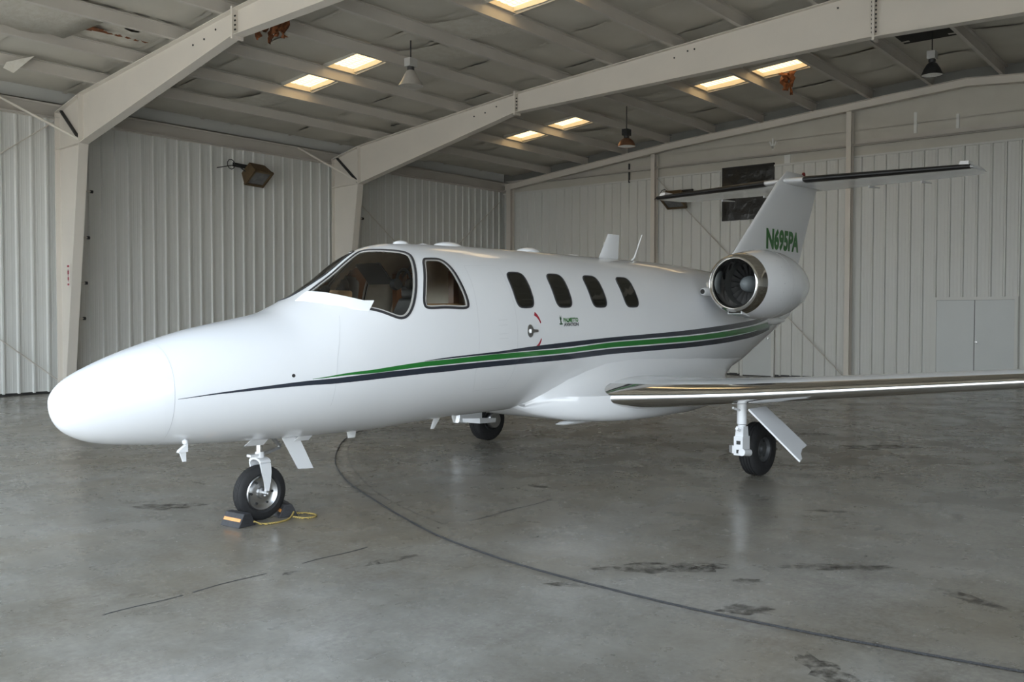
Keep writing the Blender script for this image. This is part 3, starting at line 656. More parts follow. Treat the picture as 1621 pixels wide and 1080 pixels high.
# rain-removal fairing at the base of the pilot's windshield
lo_ = [(.29, 1.69), (.33, 1.93), (.41, 2.17), (.55, 2.43), (.655, 2.545)]; up_ = [(.40, 1.72), (.45, 1.96), (.535, 2.21), (.645, 2.41), (.722, 2.478)]
rings = []
for a, b in zip(lo_, up_): rings.append([F(*a, -.008), F(*a, .004), F((a[0]+b[0])/2, (a[1]+b[1])/2, .022), F(*b, .034), F(*b, .026), F(*a, -.008)])
MB().loft(rings).build('rain_fairing', WHITE, JET, 50)

# stripes
DARKS = [(-.919, 3.231, 3.237), (-.624, 3.189, 3.212), (-.297, 3.166, 3.208), (.002, 3.158, 3.215), (.321, 3.198, 3.269), (.668, 3.257, 3.332), (1.049, 3.317, 3.386), (1.468, 3.348, 3.421), (1.931, 3.354, 3.422), (2.863, 3.34, 3.415), (3.892, 3.304, 3.378), (4.85, 3.302, 3.375), (6.064, 3.314, 3.397), (7.075, 3.325, 3.428), (7.9, 3.346, 3.52)]
GREENS = [(.08, 3.144, 3.148), (.321, 3.156, 3.178), (.665, 3.209, 3.253), (1.043, 3.248, 3.302), (1.46, 3.278, 3.336), (1.921, 3.274, 3.338), (2.852, 3.268, 3.325), (3.881, 3.221, 3.287), (4.837, 3.216, 3.284), (6.046, 3.218, 3.299), (7.052, 3.222, 3.313), (8.1, 3.29, 3.44)]
UPPERS = [(1.123, 3.249, 3.253), (1.457, 3.254, 3.271), (1.918, 3.247, 3.271), (2.343, 3.222, 3.263), (2.846, 3.197, 3.253), (3.878, 3.16, 3.209), (4.833, 3.146, 3.2), (6.04, 3.134, 3.2), (7.045, 3.128, 3.2), (7.8, 3.122, 3.19)]
def stripe(tb, name, m, off=.0016, sides=(0, 1)):
    fa, fb2 = pchip([a[0] for a in tb], [a[1] for a in tb]), pchip([a[0] for a in tb], [a[2] for a in tb])
    n = max(6, int((tb[-1][0]-tb[0][0])/.05)); K = 6
    for s in sides:
        vs = []
        for i in range(n+1):
            x = tb[0][0]+(tb[-1][0]-tb[0][0])*i/n
            for k in range(K+1):
                t = fa(x)+(fb2(x)-fa(x))*k/K; vs.append(F(x, t if s == 0 else PI-t, off))
        MB().add(vs, [(i*(K+1)+k, (i+1)*(K+1)+k, (i+1)*(K+1)+k+1, i*(K+1)+k+1) for i in range(n) for k in range(K)]).build(name, m, FUS, 60)
stripe(DARKS, 'navy_stripe', NAVY); stripe(GREENS, 'green_stripe', GREEN); stripe(UPPERS, 'navy_stripe', NAVY)
def seam(pts, wd=.004, m=SEAM, closed=False, name='panel_seam'):
    P = []
    for i in range(len(pts)-(0 if closed else 1)):
        a, b = pts[i], pts[(i+1) % len(pts)]; k = 8
        P += [(a[0]+(b[0]-a[0])*q/k, a[1]+(b[1]-a[1])*q/k) for q in range(k)]
    P.append(pts[0] if closed else pts[-1]); Q = [F(u, v, .0012) for u, v in P]; vs = []
    for i in range(len(Q)):
        t = (Q[min(i+1, len(Q)-1)]-Q[max(i-1, 0)]).normalized(); b = N_(*P[i]).cross(t)*wd/2; vs += [Q[i]+b, Q[i]-b]
    return MB().add(vs, [(2*i, 2*i+2, 2*i+3, 2*i+1) for i in range(len(Q)-1)]).build(name, m, FUS)
seam([(-.94, a*PI/8) for a in range(17)], .004)
seam([(.42, 2.41), (.36, 2.65), (.30, 2.95), (.28, 3.2), (.27, 3.6)], .003)
seam([(1.80, 2.30), (2.24, 2.28), (2.25, 2.95), (2.25, 3.5), (2.2, 3.75), (1.80, 3.75), (1.74, 3.5), (1.75, 2.9)], .004, closed=True)
for (a, b) in (((2.0, 2.95), (2.12, 2.95)), ((2.0, 3.0), (2.12, 3.0)), ((2.0, 3.08), (2.12, 3.08)), ((2.0, 3.12), (2.12, 3.12))): seam([a, b], .003)
# door handle and red arcs
hd = MB(); cx, ct = 2.43, 3.067; vs = []; n = 20
p0 = F(cx, ct); nn = N_(cx, ct); ux = Vector((1, 0, 0)); uz = nn.cross(ux).normalized()
rings = [[p0+ux*.045*r*math.cos(2*PI*k/n)+uz*.062*r*math.sin(2*PI*k/n)+nn*h for k in range(n)] for r, h in ((1, 0), (1, .004), (.8, .008), (.5, .004), (.01, .004))]
MB().loft(rings).build('door_handle', STEEL, JET, 40)
mm = MB(); mm.loft([[p0+ux*(a*.1)+uz*(s*(.018-.006*a))+nn*h for s, h in ((-1, .004), (1, .004), (1, .016), (-1, .016))] for a in (0, .5, 1)]); mm.build('handle_lever', STEEL, JET)
for A in ((-1.05, -.35), (.35, 1.05)):
    vs = []
    for k in range(11):
        a = A[0]+(A[1]-A[0])*k/10; wd = .014+.020*abs((k/10) if A[0] > 0 else 1-k/10)
        for r in (.175-wd, .175): vs.append(F(2.43+r*math.cos(a), ct+r*math.sin(a)/.80, .0015))
    MB().add(vs, [(2*k, 2*k+2, 2*k+3, 2*k+1) for k in range(10)]).build('red_arc_marking', RED, FUS)
# tiny static port
MB().lathe([(0, -.004), (.014, -.004), (.014, .003), (0, .003)], 12, 'y', tuple(F(-.074, 3.074))).build('static_port', DARKM, FUS)

# lettering mapped onto a surface
def text_verts(s, size, bold=0, cond=1.):
    cu = bpy.data.curves.new('t', 'FONT'); cu.body = s; cu.size = 1; cu.offset = bold; cu.resolution_u = 4
    ob = bpy.data.objects.new('t', cu); COL.objects.link(ob); bpy.context.view_layer.update()
    me = bpy.data.meshes.new_from_object(ob.evaluated_get(bpy.context.evaluated_depsgraph_get()))
    bm = bmesh.new(); bm.from_mesh(me); bmesh.ops.triangulate(bm, faces=bm.faces); bmesh.ops.subdivide_edges(bm, edges=[e for e in bm.edges if e.calc_length() > .25], cuts=2)
    bmesh.ops.triangulate(bm, faces=bm.faces)
    v = [(a.co.x, a.co.y) for a in bm.verts]; bm.verts.index_update(); f = [tuple(q.index for q in a.verts) for a in bm.faces]; bm.free()
    bpy.data.objects.remove(ob); bpy.data.curves.remove(cu); bpy.data.meshes.remove(me)
    x0, x1 = min(a for a, _ in v), max(a for a, _ in v); y0, y1 = min(b for _, b in v), max(b for _, b in v)
    return [((a-x0)/(x1-x0), (b-y0)/(y1-y0)) for a, b in v], f
v, f = text_verts('PALMETTO', 1, .05)
MB().add([F(2.935+a*.235, 2.993-b*.046, .0016) for a, b in v], f).build('lettering', GREENT, FUS)
v, f = text_verts('AVIATION', 1, .05)
MB().add([F(2.935+a*.235, 3.036-b*.038, .0016) for a, b in v], f).build('lettering', GREYT, FUS)
lg = MB(); c0 = (2.893, 3.0)
for a in range(7):
    an = PI*(.05+.9*a/6); lg.add([F(c0[0]-.006, 2.968, .0016), F(c0[0]+.006, 2.968, .0016), F(c0[0]+.034*math.cos(an), 2.962-.05*math.sin(an), .0016)], [(0, 1, 2)])
lg.add([F(c0[0]-.006, 2.965, .0016), F(c0[0]+.006, 2.965, .0016), F(c0[0]+.01, 3.012, .0016), F(c0[0]-.01, 3.012, .0016)], [(0, 1, 2, 3)])
lg.add([F(c0[0]-.03, 3.005, .0016), F(c0[0]+.03, 3.005, .0016), F(c0[0]+.02, 3.018, .0016), F(c0[0]-.02, 3.018, .0016)], [(0, 1, 2, 3)])
lg.build('palm_emblem', mat('dark_green_print', (.01, .06, .02), .4, noise=(9, .2, (.01, .05, .02))), FUS)

# roof bumps, antennas
def bump(x, rx, ry, h, m=WHITE, name='antenna_dome'):
    z = sec(x)[0]-.012; rings = []
    for k in range(7):
        a = k/6*PI/2; rings.append([(x+rx*math.cos(a)*math.cos(2*PI*j/24)+(.0), ry*math.cos(a)*math.sin(2*PI*j/24), z+h*math.sin(a)) for j in range(24)])
    MB().loft(rings).build(name, m, JET, 50)
bump(1.52, .09, .07, .045); bump(1.80, .06, .05, .025); bump(2.12, .17, .12, .05); bump(3.31, .16, .12, .06); bump(4.08, .12, .05, .03)
def blade(pts_b, pts_t, th, name, m=WHITE, y=0):
    """thin tapered blade from (x0,x1,z) bottom to (x0,x1,z) top"""
    r = []
    for (x0, x1, z) in (pts_b, pts_t):
        c = x1-x0; r.append([(x0+c*u, y+th*v, z) for u, v in ((0, 0), (.12, .7), (.35, 1), (.7, .7), (1, .05), (1, -.05), (.7, -.7), (.35, -1), (.12, -.7))])
    return MB().loft(r).build(name, m, JET, 50)
blade((4.55, 4.95, 2.33), (4.75, 4.98, 2.655), .016, 'blade_antenna')
mb = MB(); mb.tube([(5.22, 0, 2.34), (5.30, 0, 2.40), (5.46, 0, 2.69)], [.014, .010, .006], 10); mb.build('whip_antenna', WHITEP, JET, 40)
blade((.82, .90, .60), (.80, .92, .70), .008, 'belly_antenna', WHITEP, -.1); blade((1.75, 1.80, .60), (1.80, 1.9, .72), .008, 'belly_antenna', WHITEP, -.15); blade((2.05, 2.08, .64), (2.02, 2.1, .72), .008, 'belly_antenna', WHITEP, -.15)
# probe under the nose
mb = MB(); mb.lathe([(0, -.022), (.018, -.014), (.023, 0), (.018, .014), (0, .022)], 14, 'z', (-.79, -.27, .745)); mb.loft([[(-.85, -.285, .672), (-.775, -.285, .672), (-.775, -.25, .672), (-.85, -.25, .672)], [(-.84, -.285, .688), (-.775, -.285, .735), (-.775, -.25, .735), (-.84, -.25, .688)]]); mb.build('air_probe', WHITEP, JET, 45)
mb = MB(); mb.loft([[(-.835, -.274, .674), (-.785, -.274, .674), (-.785, -.262, .674), (-.835, -.262, .674)], [(-.81, -.272, .60), (-.782, -.272, .60), (-.782, -.264, .60), (-.81, -.264, .60)]]); mb.build('probe_fin', WHITEP, JET)

# cockpit furnishings
def cbox(x0, x1, y0, y1, z0, z1, name, m, bev=.02, rot=None, parent=JET):
    o = B(x0, x1, y0, y1, z0, z1).build(name, m, parent); md = o.modifiers.new('b', 'BEVEL'); md.width = bev; md.segments = 3; return o
mb = MB(); mb.loft([[(.46, y, 1.60), (.50, y, 1.70), (.78, y, 1.74), (.90, y, 1.70), (.90, y, 1.60)] for y in (-.50, -.25, 0, .25, .50)]); mb.build('glareshield', DASH, JET, 30)
B(.80, .83, -.56, .56, 1.2, 1.70).build('instrument_panel', DASH, JET)
B(.5, 2.0, -.6, .6, 1.0, 1.03).build('cockpit_floor', DASH, JET)
mb = MB(); mb.prism([(y, z) for y, z in [(.72*math.cos(a), 1.5+.76*math.sin(a)) for a in [2*PI*k/24 for k in range(24)]]], 'x', 1.96, 1.98); mb.build('cabin_bulkhead', LINER, JET)
for y in (-.52, -.3, .3, .52): B(1.88, 1.95, y-.035, y+.035, 1.2, 2.1).build('wood_trim', WOODV, JET)
for s in (-1, 1):
    y = s*.33; dz = 0 if s < 0 else -.20; dx = -.38 if s < 0 else 0
    st = cbox(1.15+dx, 1.62+dx, y-.23, y+.23, 1.28+dz, 1.42+dz, 'pilot_seat', LEATHER, .05)
    mb = MB(); mb.loft([[(x+dx, yy, z+dz) for x, yy, z in q] for q in ([(1.56, y-.2, 1.36), (1.56, y+.2, 1.36), (1.66, y+.2, 1.36), (1.66, y-.2, 1.36)], [(1.66, y-.22, 1.66), (1.66, y+.22, 1.66), (1.77, y+.22, 1.66), (1.77, y-.22, 1.66)], [(1.72, y-.16, 1.84), (1.72, y+.16, 1.84), (1.80, y+.16, 1.84), (1.80, y-.16, 1.84)])]); o = mb.build('seat_back', LEATHER, st, 30); md = o.modifiers.new('b', 'BEVEL'); md.width = .03; md.segments = 3
    if s < 0: cbox(1.70+dx, 1.79+dx, y-.11, y+.11, 1.83, 1.95, 'headrest', LEATHER, .03, parent=st)
    mb = MB(); mb.tube([(.9, y, 1.45), (1.0, y, 1.5)], .02, 8); mb.tube([(1.0, y-.13, 1.62), (1.0, y-.11, 1.5), (1.0, y, 1.48), (1.0, y+.11, 1.5), (1.0, y+.13, 1.62)], .016, 8); mb.build('control_yoke', DASH, JET, 50)
    if s < 0: MB().box(-.12, .12, -.17, .17, -.008, .008, Matrix.Translation((1.22, .02, 2.06)) @ Matrix.Rotation(math.radians(48), 4, 'Y')).build('sun_visor', DASH, JET)
# headset on the left seat
mb = MB(); mb.tube([(1.27, -.33+.1*math.cos(a), 1.97+.12*math.sin(a)) for a in [PI*k/10 for k in range(11)]], .014, 8)
for s in (-1, 1): mb.lathe([(0, -.03), (.05, -.03), (.055, 0), (.05, .03), (0, .03)], 14, 'y', (1.27, -.33+s*.105, 1.96))
mb.build('headset', DASH, JET, 50)
mb = MB(); mb.lathe([(0, -.02), (.035, -.02), (.04, 0), (.035, .02), (0, .02)], 14, 'x', (.62, -.06, 1.90)); mb.lathe([(0, -.015), (.025, -.015), (.025, .015), (0, .015)], 12, 'x', (.62, .06, 1.88)); mb.tube([(.62, -.06, 1.90), (.75, 0, 2.03)], .01, 6); mb.build('compass', DASH, JET, 50)
for (x0, x1, y0, y1, z0, z1) in ((.62, .78, -.02, .12, 1.745, 1.80), (.62, .82, -.34, -.14, 1.745, 1.80), (1.2, 1.5, .16, .46, 1.25, 1.66), (.80, .96, .0, .20, 1.72, 1.90), (.92, 1.02, .26, .42, 1.70, 1.91), (1.62, 1.86, -.52, -.08, 1.5, 1.79)): cbox(x0, x1, y0, y1, z0, z1, 'folded_cover', TAN, .02)

# ---- wings
def airfoil(n=24, t=.13):
    up = []; lo = []
    for i in range(n+1):
        c = (1-math.cos(PI*i/n))/2
        y = 5*t*(.2969*math.sqrt(c)-.126*c-.3516*c*c+.2843*c**3-.1036*c**4); cm = .02*(1-(2*c-1)**2)
        up.append((c, cm+y)); lo.append((c, cm-y))
    return up, lo
def wing_surface(stations, name, m, parent, s, t, split, lem, lename, nm2=None):
    """stations: (y, xle, xte, z, incidence). leading edge up to chord fraction split is its own part"""
    up, lo = airfoil(26, t)
    def ring(st, which):
        y, xl, xt, z, inc = st; c = xt-xl; out = []
        if which == 'le': pts = [p for p in reversed(up) if p[0] <= split]+[p for p in lo[1:] if p[0] <= split]
        else: pts = [p for p in reversed(up)]+[p for p in lo[1:-1]]
        k = 1.004 if which == 'le' else 1.0
        for u, v in pts: 
            a = u if which != 'le' else u-.0008
            out.append((xl+a*c, s*y, z+(v*k+(.0008 if v > 0 else -.0008)*(which == 'le'))*c-inc*(u-.25)*c))
        return out
    w_ = MB().loft([ring(a, 'all') for a in stations]).build(name, m, parent, 40)
    le = MB().loft([ring(a, 'le') for a in stations], False, False).build(lename, lem, w_, 40)
    return w_
WST = [(.55, 3.36, 6.0, .80, .03), (1.0, 3.44, 5.95, .815, .03), (1.3, 3.60, 5.88, .83, .03), (1.7, 3.76, 5.80, .855, .03), (2.2, 3.85, 5.70, .895, .03), (3.0, 3.91, 5.53, .975, .025), (4.0, 3.97, 5.32, 1.08, .02), (5.5, 4.07, 5.02, 1.235, .01), (6.9, 4.16, 4.80, 1.38, 0), (7.05, 4.3, 4.78, 1.40, 0)]
for s in (-1, 1):
    w_ = wing_surface(WST, 'wing', WINGP, JET, s, .135, .11, CHROME, 'leading_edge')
    for (y0, y1) in ((1.3, 3.6), (3.65, 6.6)):
        vs = []
        for y in (y0, y1):
            f = lambda i: pchip([a[0] for a in WST], [a[i] for a in WST])(y)
            xl, xt, z = f(1), f(2), f(3); c = xt-xl
            for u in (.78, .785): vs.append((xl+c*u, s*y, z+c*.046-f(4)*(u-.25)*c))
        MB().add(vs, [(0, 1, 3, 2)]).build('flap_seam', SEAM, w_)
# wing-to-body fairing
FS = [(2.68, .77, .30, .765), (2.78, .80, .42, .715), (2.86, .86, .54, .675), (2.98, .94, .70, .64), (3.15, 1.03, .86, .61), (3.4, 1.11, 1.00, .585), (3.7, 1.18, 1.09, .57), (4.2, 1.21, 1.13, .565), (5.0, 1.19, 1.12, .575), (5.6, 1.17, 1.05, .60), (6.0, 1.15, .90, .65), (6.3, 1.14, .72, .72), (6.6, 1.13, .52, .84), (6.9, 1.125, .40, .97), (7.1, 1.12, .36, 1.02)]
rings = []
for (x, zc_, wd, zb_) in FS:
    yf = abs(F(x, th_of(x, zc_)).y)-.006; half = []
    bz = max(zb_+.03, min(.86, zc_-.07)); A, Bp, Cc = (yf, zc_), (max(wd, .3), bz), (yf+.03*(wd > yf), bz+.3*(zc_-bz))
    for k in range(9): t = k/8; half.append(((1-t)**2*A[0]+2*t*(1-t)*Cc[0]+t*t*Bp[0], (1-t)**2*A[1]+2*t*(1-t)*Cc[1]+t*t*Bp[1]))
    D, Ec = (max(wd, .3)-.16*min(1, wd), zb_), (max(wd, .3)+.01, zb_+.02)
    for k in range(1, 9): t = k/8; half.append(((1-t)**2*Bp[0]+2*t*(1-t)*Ec[0]+t*t*D[0], (1-t)**2*Bp[1]+2*t*(1-t)*Ec[1]+t*t*D[1]))
    half.append((D[0]*.5, zb_-.008)); half.append((0, zb_-.012))
    rings.append([(x, -a, b) for a, b in half]+[(x, a, b) for a, b in reversed(half[:-1])])
MB().loft(rings, False, False).build('wing_fairing', WHITE, JET, 55)
bumpx = MB(); bumpx.loft([[(x, -.62+.06*r*math.cos(2*PI*k/12), .57+.025*r*math.sin(2*PI*k/12)) for k in range(12)] for x, r in ((3.05, .1), (3.15, .8), (3.35, 1), (3.6, .9), (3.8, .1))]); bumpx.build('belly_light_fairing', WHITEP, JET, 50)

# ---- fin and stabiliser
def fin_xz(z):       # leading and trailing edge at height z
    le = 7.42+(z-2.30)*(9.08-7.42)/(3.74-2.30) if z < 3.74 else 9.08+(z-3.74)*1.6
    return le, 9.74+(z-2.30)*(10.52-9.74)/(3.82-2.30)
FT = .115
def fin_y(x, z):
    a, b = fin_xz(z); c = max(0, min(1, (x-a)/(b-a))); return 5*FT*(b-a)*.62*(.2969*math.sqrt(c)-.126*c-.3516*c*c+.2843*c**3-.1036*c**4)
rings = []
for z in (1.95, 2.15, 2.30, 2.6, 2.9, 3.2, 3.5, 3.74, 3.82, 3.88, 3.92, 3.945):
    a, b = fin_xz(z); k = 1. if z < 3.86 else max(.05, (3.95-z)/.1); ring = []
    for i in range(21): u = (1-math.cos(PI*i/20))/2; x = a+(b-a)*u; ring.append((x, -fin_y(x, z)*k, z))
    for i in range(19, 0, -1): u = (1-math.cos(PI*i/20))/2; x = a+(b-a)*u; ring.append((x, fin_y(x, z)*k, z))
    rings.append(ring)
FIN = MB().loft(rings).build('vertical_fin', WHITE, JET, 45)
v, f = text_verts('N695PA', 1, .05)
for s in (-1, 1):
    vv = []
    for a, b in v:
        if s > 0: a = 1-a
        z = 2.675+b*.335; x = 8.60+a*1.20+(z-2.67)*.06; vv.append((x, s*(fin_y(x, z)+.003), z))
    MB().add(vv, f).build('registration', GREENT, FIN)
def fseam(pts, wd=.006):
    for s in (-1, 1):
        vs = []
        for (x, z) in pts: vs += [(x-wd, s*(fin_y(x, z)+.002), z), (x+wd, s*(fin_y(x+wd, z)+.002), z)]
        MB().add(vs, [(2*i, 2*i+2, 2*i+3, 2*i+1) for i in range(len(pts)-1)]).build('rudder_seam', SEAM, FIN)
fseam([(9.36+(z-2.4)*.45, z) for z in (2.4, 2.8, 3.2, 3.6)], .004)
mb = MB(); mb.lathe([(0, .035), (.02, .03), (.028, .01), (.03, -.03), (0, -.03)], 14, 'z', (10.0, 0, 3.955)); mb.build('beacon', mat('beacon_red', (.10, .012, .012), .2, noise=(9, .2, (.2, .01, .01))), FIN, 50)
SST = [(0.02, 9.22, 10.78, 3.77, 0), (.3, 9.27, 10.75, 3.77, 0), (1.4, 9.45, 10.68, 3.77, 0), (2.45, 9.62, 10.6, 3.77, 0), (2.56, 9.66, 10.52, 3.77, 0), (2.62, 9.72, 10.40, 3.77, 0)]
for s in (-1, 1):
    w_ = wing_surface(SST, 'horizontal_stabilizer', WINGP, JET, s, .085, .05, WINGP, 'leading_edge')
    up, lo = airfoil(26, .085); rings = []
    for (y, xl, xt) in ((.32, 9.273, 10.75), (1.4, 9.45, 10.68), (2.45, 9.62, 10.6), (2.6, 9.655, 10.58)):
        c = xt-xl; pts = [p for p in reversed(up) if p[0] <= .10]+[p for p in lo[1:] if p[0] <= .10]
        rings.append([(xl+u*c-.006, s*y, 3.77+v*c*1.03+(.005 if v > 0 else -.005)) for u, v in pts])
    MB().loft(rings, False, False).build('deice_boot', BOOT, w_, 50)
    mb = MB(); mb.loft([[(9.68, s*2.44, 3.79), (9.98, s*2.44, 3.79), (9.98, s*2.57, 3.79), (9.70, s*2.57, 3.79)], [(9.72, s*2.45, 3.862), (9.96, s*2.45, 3.862), (9.96, s*2.56, 3.862), (9.74, s*2.56, 3.862)]]); mb.build('tip_horn', WHITEP, w_)
    MB().add([(10.36, s*.35, 3.815), (10.37, s*.35, 3.815), (10.30, s*2.4, 3.80), (10.29, s*2.4, 3.80)], [(0, 1, 2, 3)]).build('elevator_seam', SEAM, w_)
    for y in (.9, 1.7):
        mb = MB(); mb.loft([[(10.4, s*y-.015, 3.735), (10.4, s*y+.015, 3.735), (10.4, s*y+.01, 3.70), (10.4, s*y-.01, 3.70)], [(10.85, s*y-.006, 3.75), (10.85, s*y+.006, 3.75), (10.85, s*y+.004, 3.735), (10.85, s*y-.004, 3.735)]]); mb.build('hinge_fairing', WINGP, w_)

# ---- engines
def engine(s):
    cy, cz = s*1.28, 2.055; c = (0, cy, cz)
    nac = [(.360, 5.60), (.384, 5.73), (.413, 5.94), (.422, 6.14), (.410, 6.37), (.385, 6.52), (.36, 6.61), (.325, 6.74), (.288, 6.84), (.24, 6.96), (.23, 6.96), (.22, 6.8), (.0, 6.8)]
    e = MB().lathe(nac, 56, 'x', c).build('engine_nacelle', WHITE, JET, 45)
    lip = [(.258, 5.72), (.256, 5.61), (.262, 5.53), (.272, 5.48), (.285, 5.445), (.30, 5.432), (.314, 5.438), (.329, 5.46), (.345, 5.51), (.356, 5.57), (.362, 5.605)]
    MB().lathe(lip, 64, 'x', c).build('inlet_lip', CHROME, e, 60)
    MB().lathe([(.258, 5.70), (.26, 5.85), (.258, 6.0), (.0, 6.0)], 48, 'x', c).build('inlet_duct', mat('duct_grey', (.075, .078, .075), .35, .3, noise=(9, .3, (.05, .05, .05))), e, 45)
    MB().lathe([(0, 5.68), (.03, 5.69), (.06, 5.72), (.085, 5.77), (.1, 5.84), (.1, 5.91)], 32, 'x', c).build('spinner', mat('spinner_grey', (.16, .18, .19), .45, noise=(9, .3, (.12, .13, .14))), e, 60)
    bm_ = MB()
    rings = []
    for r, tw, ch in ((.09, .5, .05), (.16, .85, .062), (.22, 1.05, .07), (.254, 1.2, .072)):
        ring = []
        for u, v in ((-1, 0), (-.3, .10), (.6, .08), (1, 0), (.6, -.06), (-.3, -.05)):
            a, b = u*ch*.5, v*ch*.5; ring.append((5.86+a*math.cos(tw)-b*math.sin(tw), a*math.sin(tw)+b*math.cos(tw), r))
        rings.append(ring)
    me = MB().loft(rings).mesh('fan_blade', DARKM, 50)
    for k in range(20):
        o = link('fan_blade', me, e); o.rotation_euler = (2*PI*k/20, 0, 0); o.location = (0, cy, cz)
    # scoop below inlet
    mb = MB(); mb.loft([[(5.50, cy-.09, cz-.315), (5.50, cy+.09, cz-.315), (5.50, cy+.09, cz-.355), (5.50, cy-.09, cz-.355)], [(5.72, cy-.07, cz-.34), (5.72, cy+.07, cz-.34), (5.72, cy+.07, cz-.385), (5.72, cy-.07, cz-.385)]]); mb.build('cooling_scoop', WHITE, e)
    B(5.492, 5.50, cy-.078, cy+.078, cz-.350, cz-.323).build('scoop_opening', DARKHOLE, e)
    seamr = MB().lathe([(.4222, 6.13), (.4228, 6.14), (.4222, 6.15)], 56, 'x', c); seamr.build('cowl_seam', SEAM, e)
    for k in range(26):
        a = 2*PI*k/26
        mb = MB(); r = .413; mb.lathe([(0, 0), (.006, .0), (.006, .004), (0, .004)], 6, 'z'); M = Matrix.Translation((5.92, cy+r*math.cos(a), cz+r*math.sin(a))) @ Matrix.Rotation(a-PI/2, 4, 'X')
        mb.v = [tuple(M @ Vector(v)) for v in mb.v]; mb.build('rivet', SEAM, e)
    # pylon
    rings = []
    for y in (.55, 1.05):
        rings.append([(5.95+1.3*u, s*y, 2.03+.11*v) for u, v in ((0, 0), (.05, .55), (.2, .95), (.45, 1), (.8, .5), (1, 0), (.8, -.5), (.45, -1), (.2, -.95), (.05, -.55))])
    MB().loft(rings).build('engine_pylon', WHITE, JET, 40)
    mb = MB(); mb.loft([[(x, s*(.79+.045*r*math.cos(2*PI*k/14)), 1.97+.05*r*math.sin(2*PI*k/14)) for k in range(14)] for x, r in ((5.60, .8), (5.63, 1.0), (5.8, 1.2), (6.2, 1.0))], True, True); mb.build('bleed_scoop', WHITE, JET, 45)
    mb = MB(); mb.lathe([(0, -.004), (.03, -.004), (.03, .002), (0, .002)], 14, 'x', (5.598, s*.79, 1.97)); mb.build('scoop_opening', DARKHOLE, JET)
    # rear light pod at stripe end
    p = F(7.89, th_of(7.89, 1.61)); mb = MB(); mb.loft([[(x, s*(-p.y+.0+.05*r*math.cos(2*PI*k/14)), 1.61+.06*r*math.sin(2*PI*k/14)) for k in range(14)] for x, r in ((7.75, .75), (7.8, 1.0), (8.0, 1.1), (8.3, .3))]); mb.build('air_outlet', WHITE, JET, 45)
    mb = MB(); mb.lathe([(0, -.004), (.032, -.004), (.032, .002), (0, .002)], 14, 'x', (7.747, s*(-p.y+.0), 1.61)); mb.build('outlet_opening', DARKHOLE, JET)
engine(-1); engine(1)

# ---- landing gear
RIMD = mat('painted_rim', (.10, .105, .11), .45, .3, noise=(9, .4, (.06, .06, .06)))
def wheel(R, wd, hub, c, name, parent, axis='y', rimm=STEEL):
    pr = [(hub, -wd*.36), (hub+.01, -wd*.45), (R*.72, -wd*.5), (R*.88, -wd*.47), (R*.96, -wd*.38)]
    for g in (-.26, -.09, .09, .26): pr += [(R*.995, (g-.045)*wd), (R*.965, (g-.022)*wd), (R*.965, (g+.022)*wd), (R*.995, (g+.045)*wd)]
    pr += [(R*.96, wd*.38), (R*.88, wd*.47), (R*.72, wd*.5), (hub+.01, wd*.45), (hub, wd*.36), (hub*.99, 0)]
    t = MB().lathe(pr+[pr[0]], 48, axis, c).build(name, BLACK, parent, 38)
    for s in (-1, 1):
        MB().lathe([(hub, s*wd*.36), (hub*.94, s*wd*.42), (hub*.88, s*wd*.36), (hub*.8, s*wd*.26), (hub*.55, s*wd*.2), (hub*.35, s*wd*.24), (hub*.3, s*wd*.4), (.001, s*wd*.42)], 40, axis, c).build('wheel_rim', rimm, t, 40)
        for k in range(6):
            a = 2*PI*k/6; mb = MB().lathe([(0, 0), (.011, 0), (.011, .02), (0, .02)], 6, axis, (c[0]+hub*.66*math.cos(a), c[1]+s*wd*.235-.01, c[2]+hub*.66*math.sin(a))); mb.build('wheel_bolt', DARKM, t)
    return t
wheel(.225, .115, .146, (.0, 0, .225), 'nose_wheel', JET)
mb = MB(); mb.tube([(.0, 0, .50), (.0, 0, .72)], .026, 16); mb.build('nose_strut', CHROME, JET, 40)
for s in (-1, 1):
    prof = [((-.045, .47), (.05, .47)), ((-.03, .40), (.055, .40)), ((-.008, .32), (.05, .32)), ((.0, .26), (.035, .26)), ((-.008, .205), (.028, .205))]
    rings = [[(a[0], s*.072, a[1]), (b[0], s*.072, b[1]), (b[0], s*.09, b[1]), (a[0], s*.09, a[1])] for a, b in prof]
    MB().loft(rings).build('nose_fork', WHITE, JET)
rings = []
for k in range(9):
    a = PI*k/8; y, z = .081*math.cos(a), .47+.035*math.sin(a)
    rings.append([(-.045, y*.89, z-.005), (.05, y*.89, z-.005), (.05, y*1.1, z+.012), (-.045, y*1.1, z+.012)])
MB().loft(rings).build('nose_fork', WHITE, JET)
mb = MB(); mb.lathe([(0, -.11), (.022, -.11), (.022, .11), (0, .11)], 12, 'y', (.012, 0, .225)); mb.lathe([(0, -.125), (.012, -.125), (.012, .125), (0, .125)], 8, 'y', (.012, 0, .225)); mb.build('nose_axle', STEEL, JET, 40)
mb = MB(); mb.tube([(0, 0, .50), (0, 0, .56)], [.045, .034], 14); mb.box(-.1, -.02, -.03, .03, .525, .545); mb.build('strut_collar', WHITE, JET, 40)
mb = MB(); mb.loft([[(.03, -.03, .53), (.03, .03, .53), (.03, .03, .55), (.03, -.03, .55)], [(.19, -.015, .565), (.19, .015, .565), (.19, .015, .585), (.19, -.015, .585)]]); mb.loft([[(.19, -.015, .575), (.19, .015, .575), (.20, .015, .595), (.20, -.015, .595)], [(.10, -.03, .67), (.10, .03, .67), (.11, .03, .69), (.11, -.03, .69)]]); mb.build('torque_link', STEEL, JET)
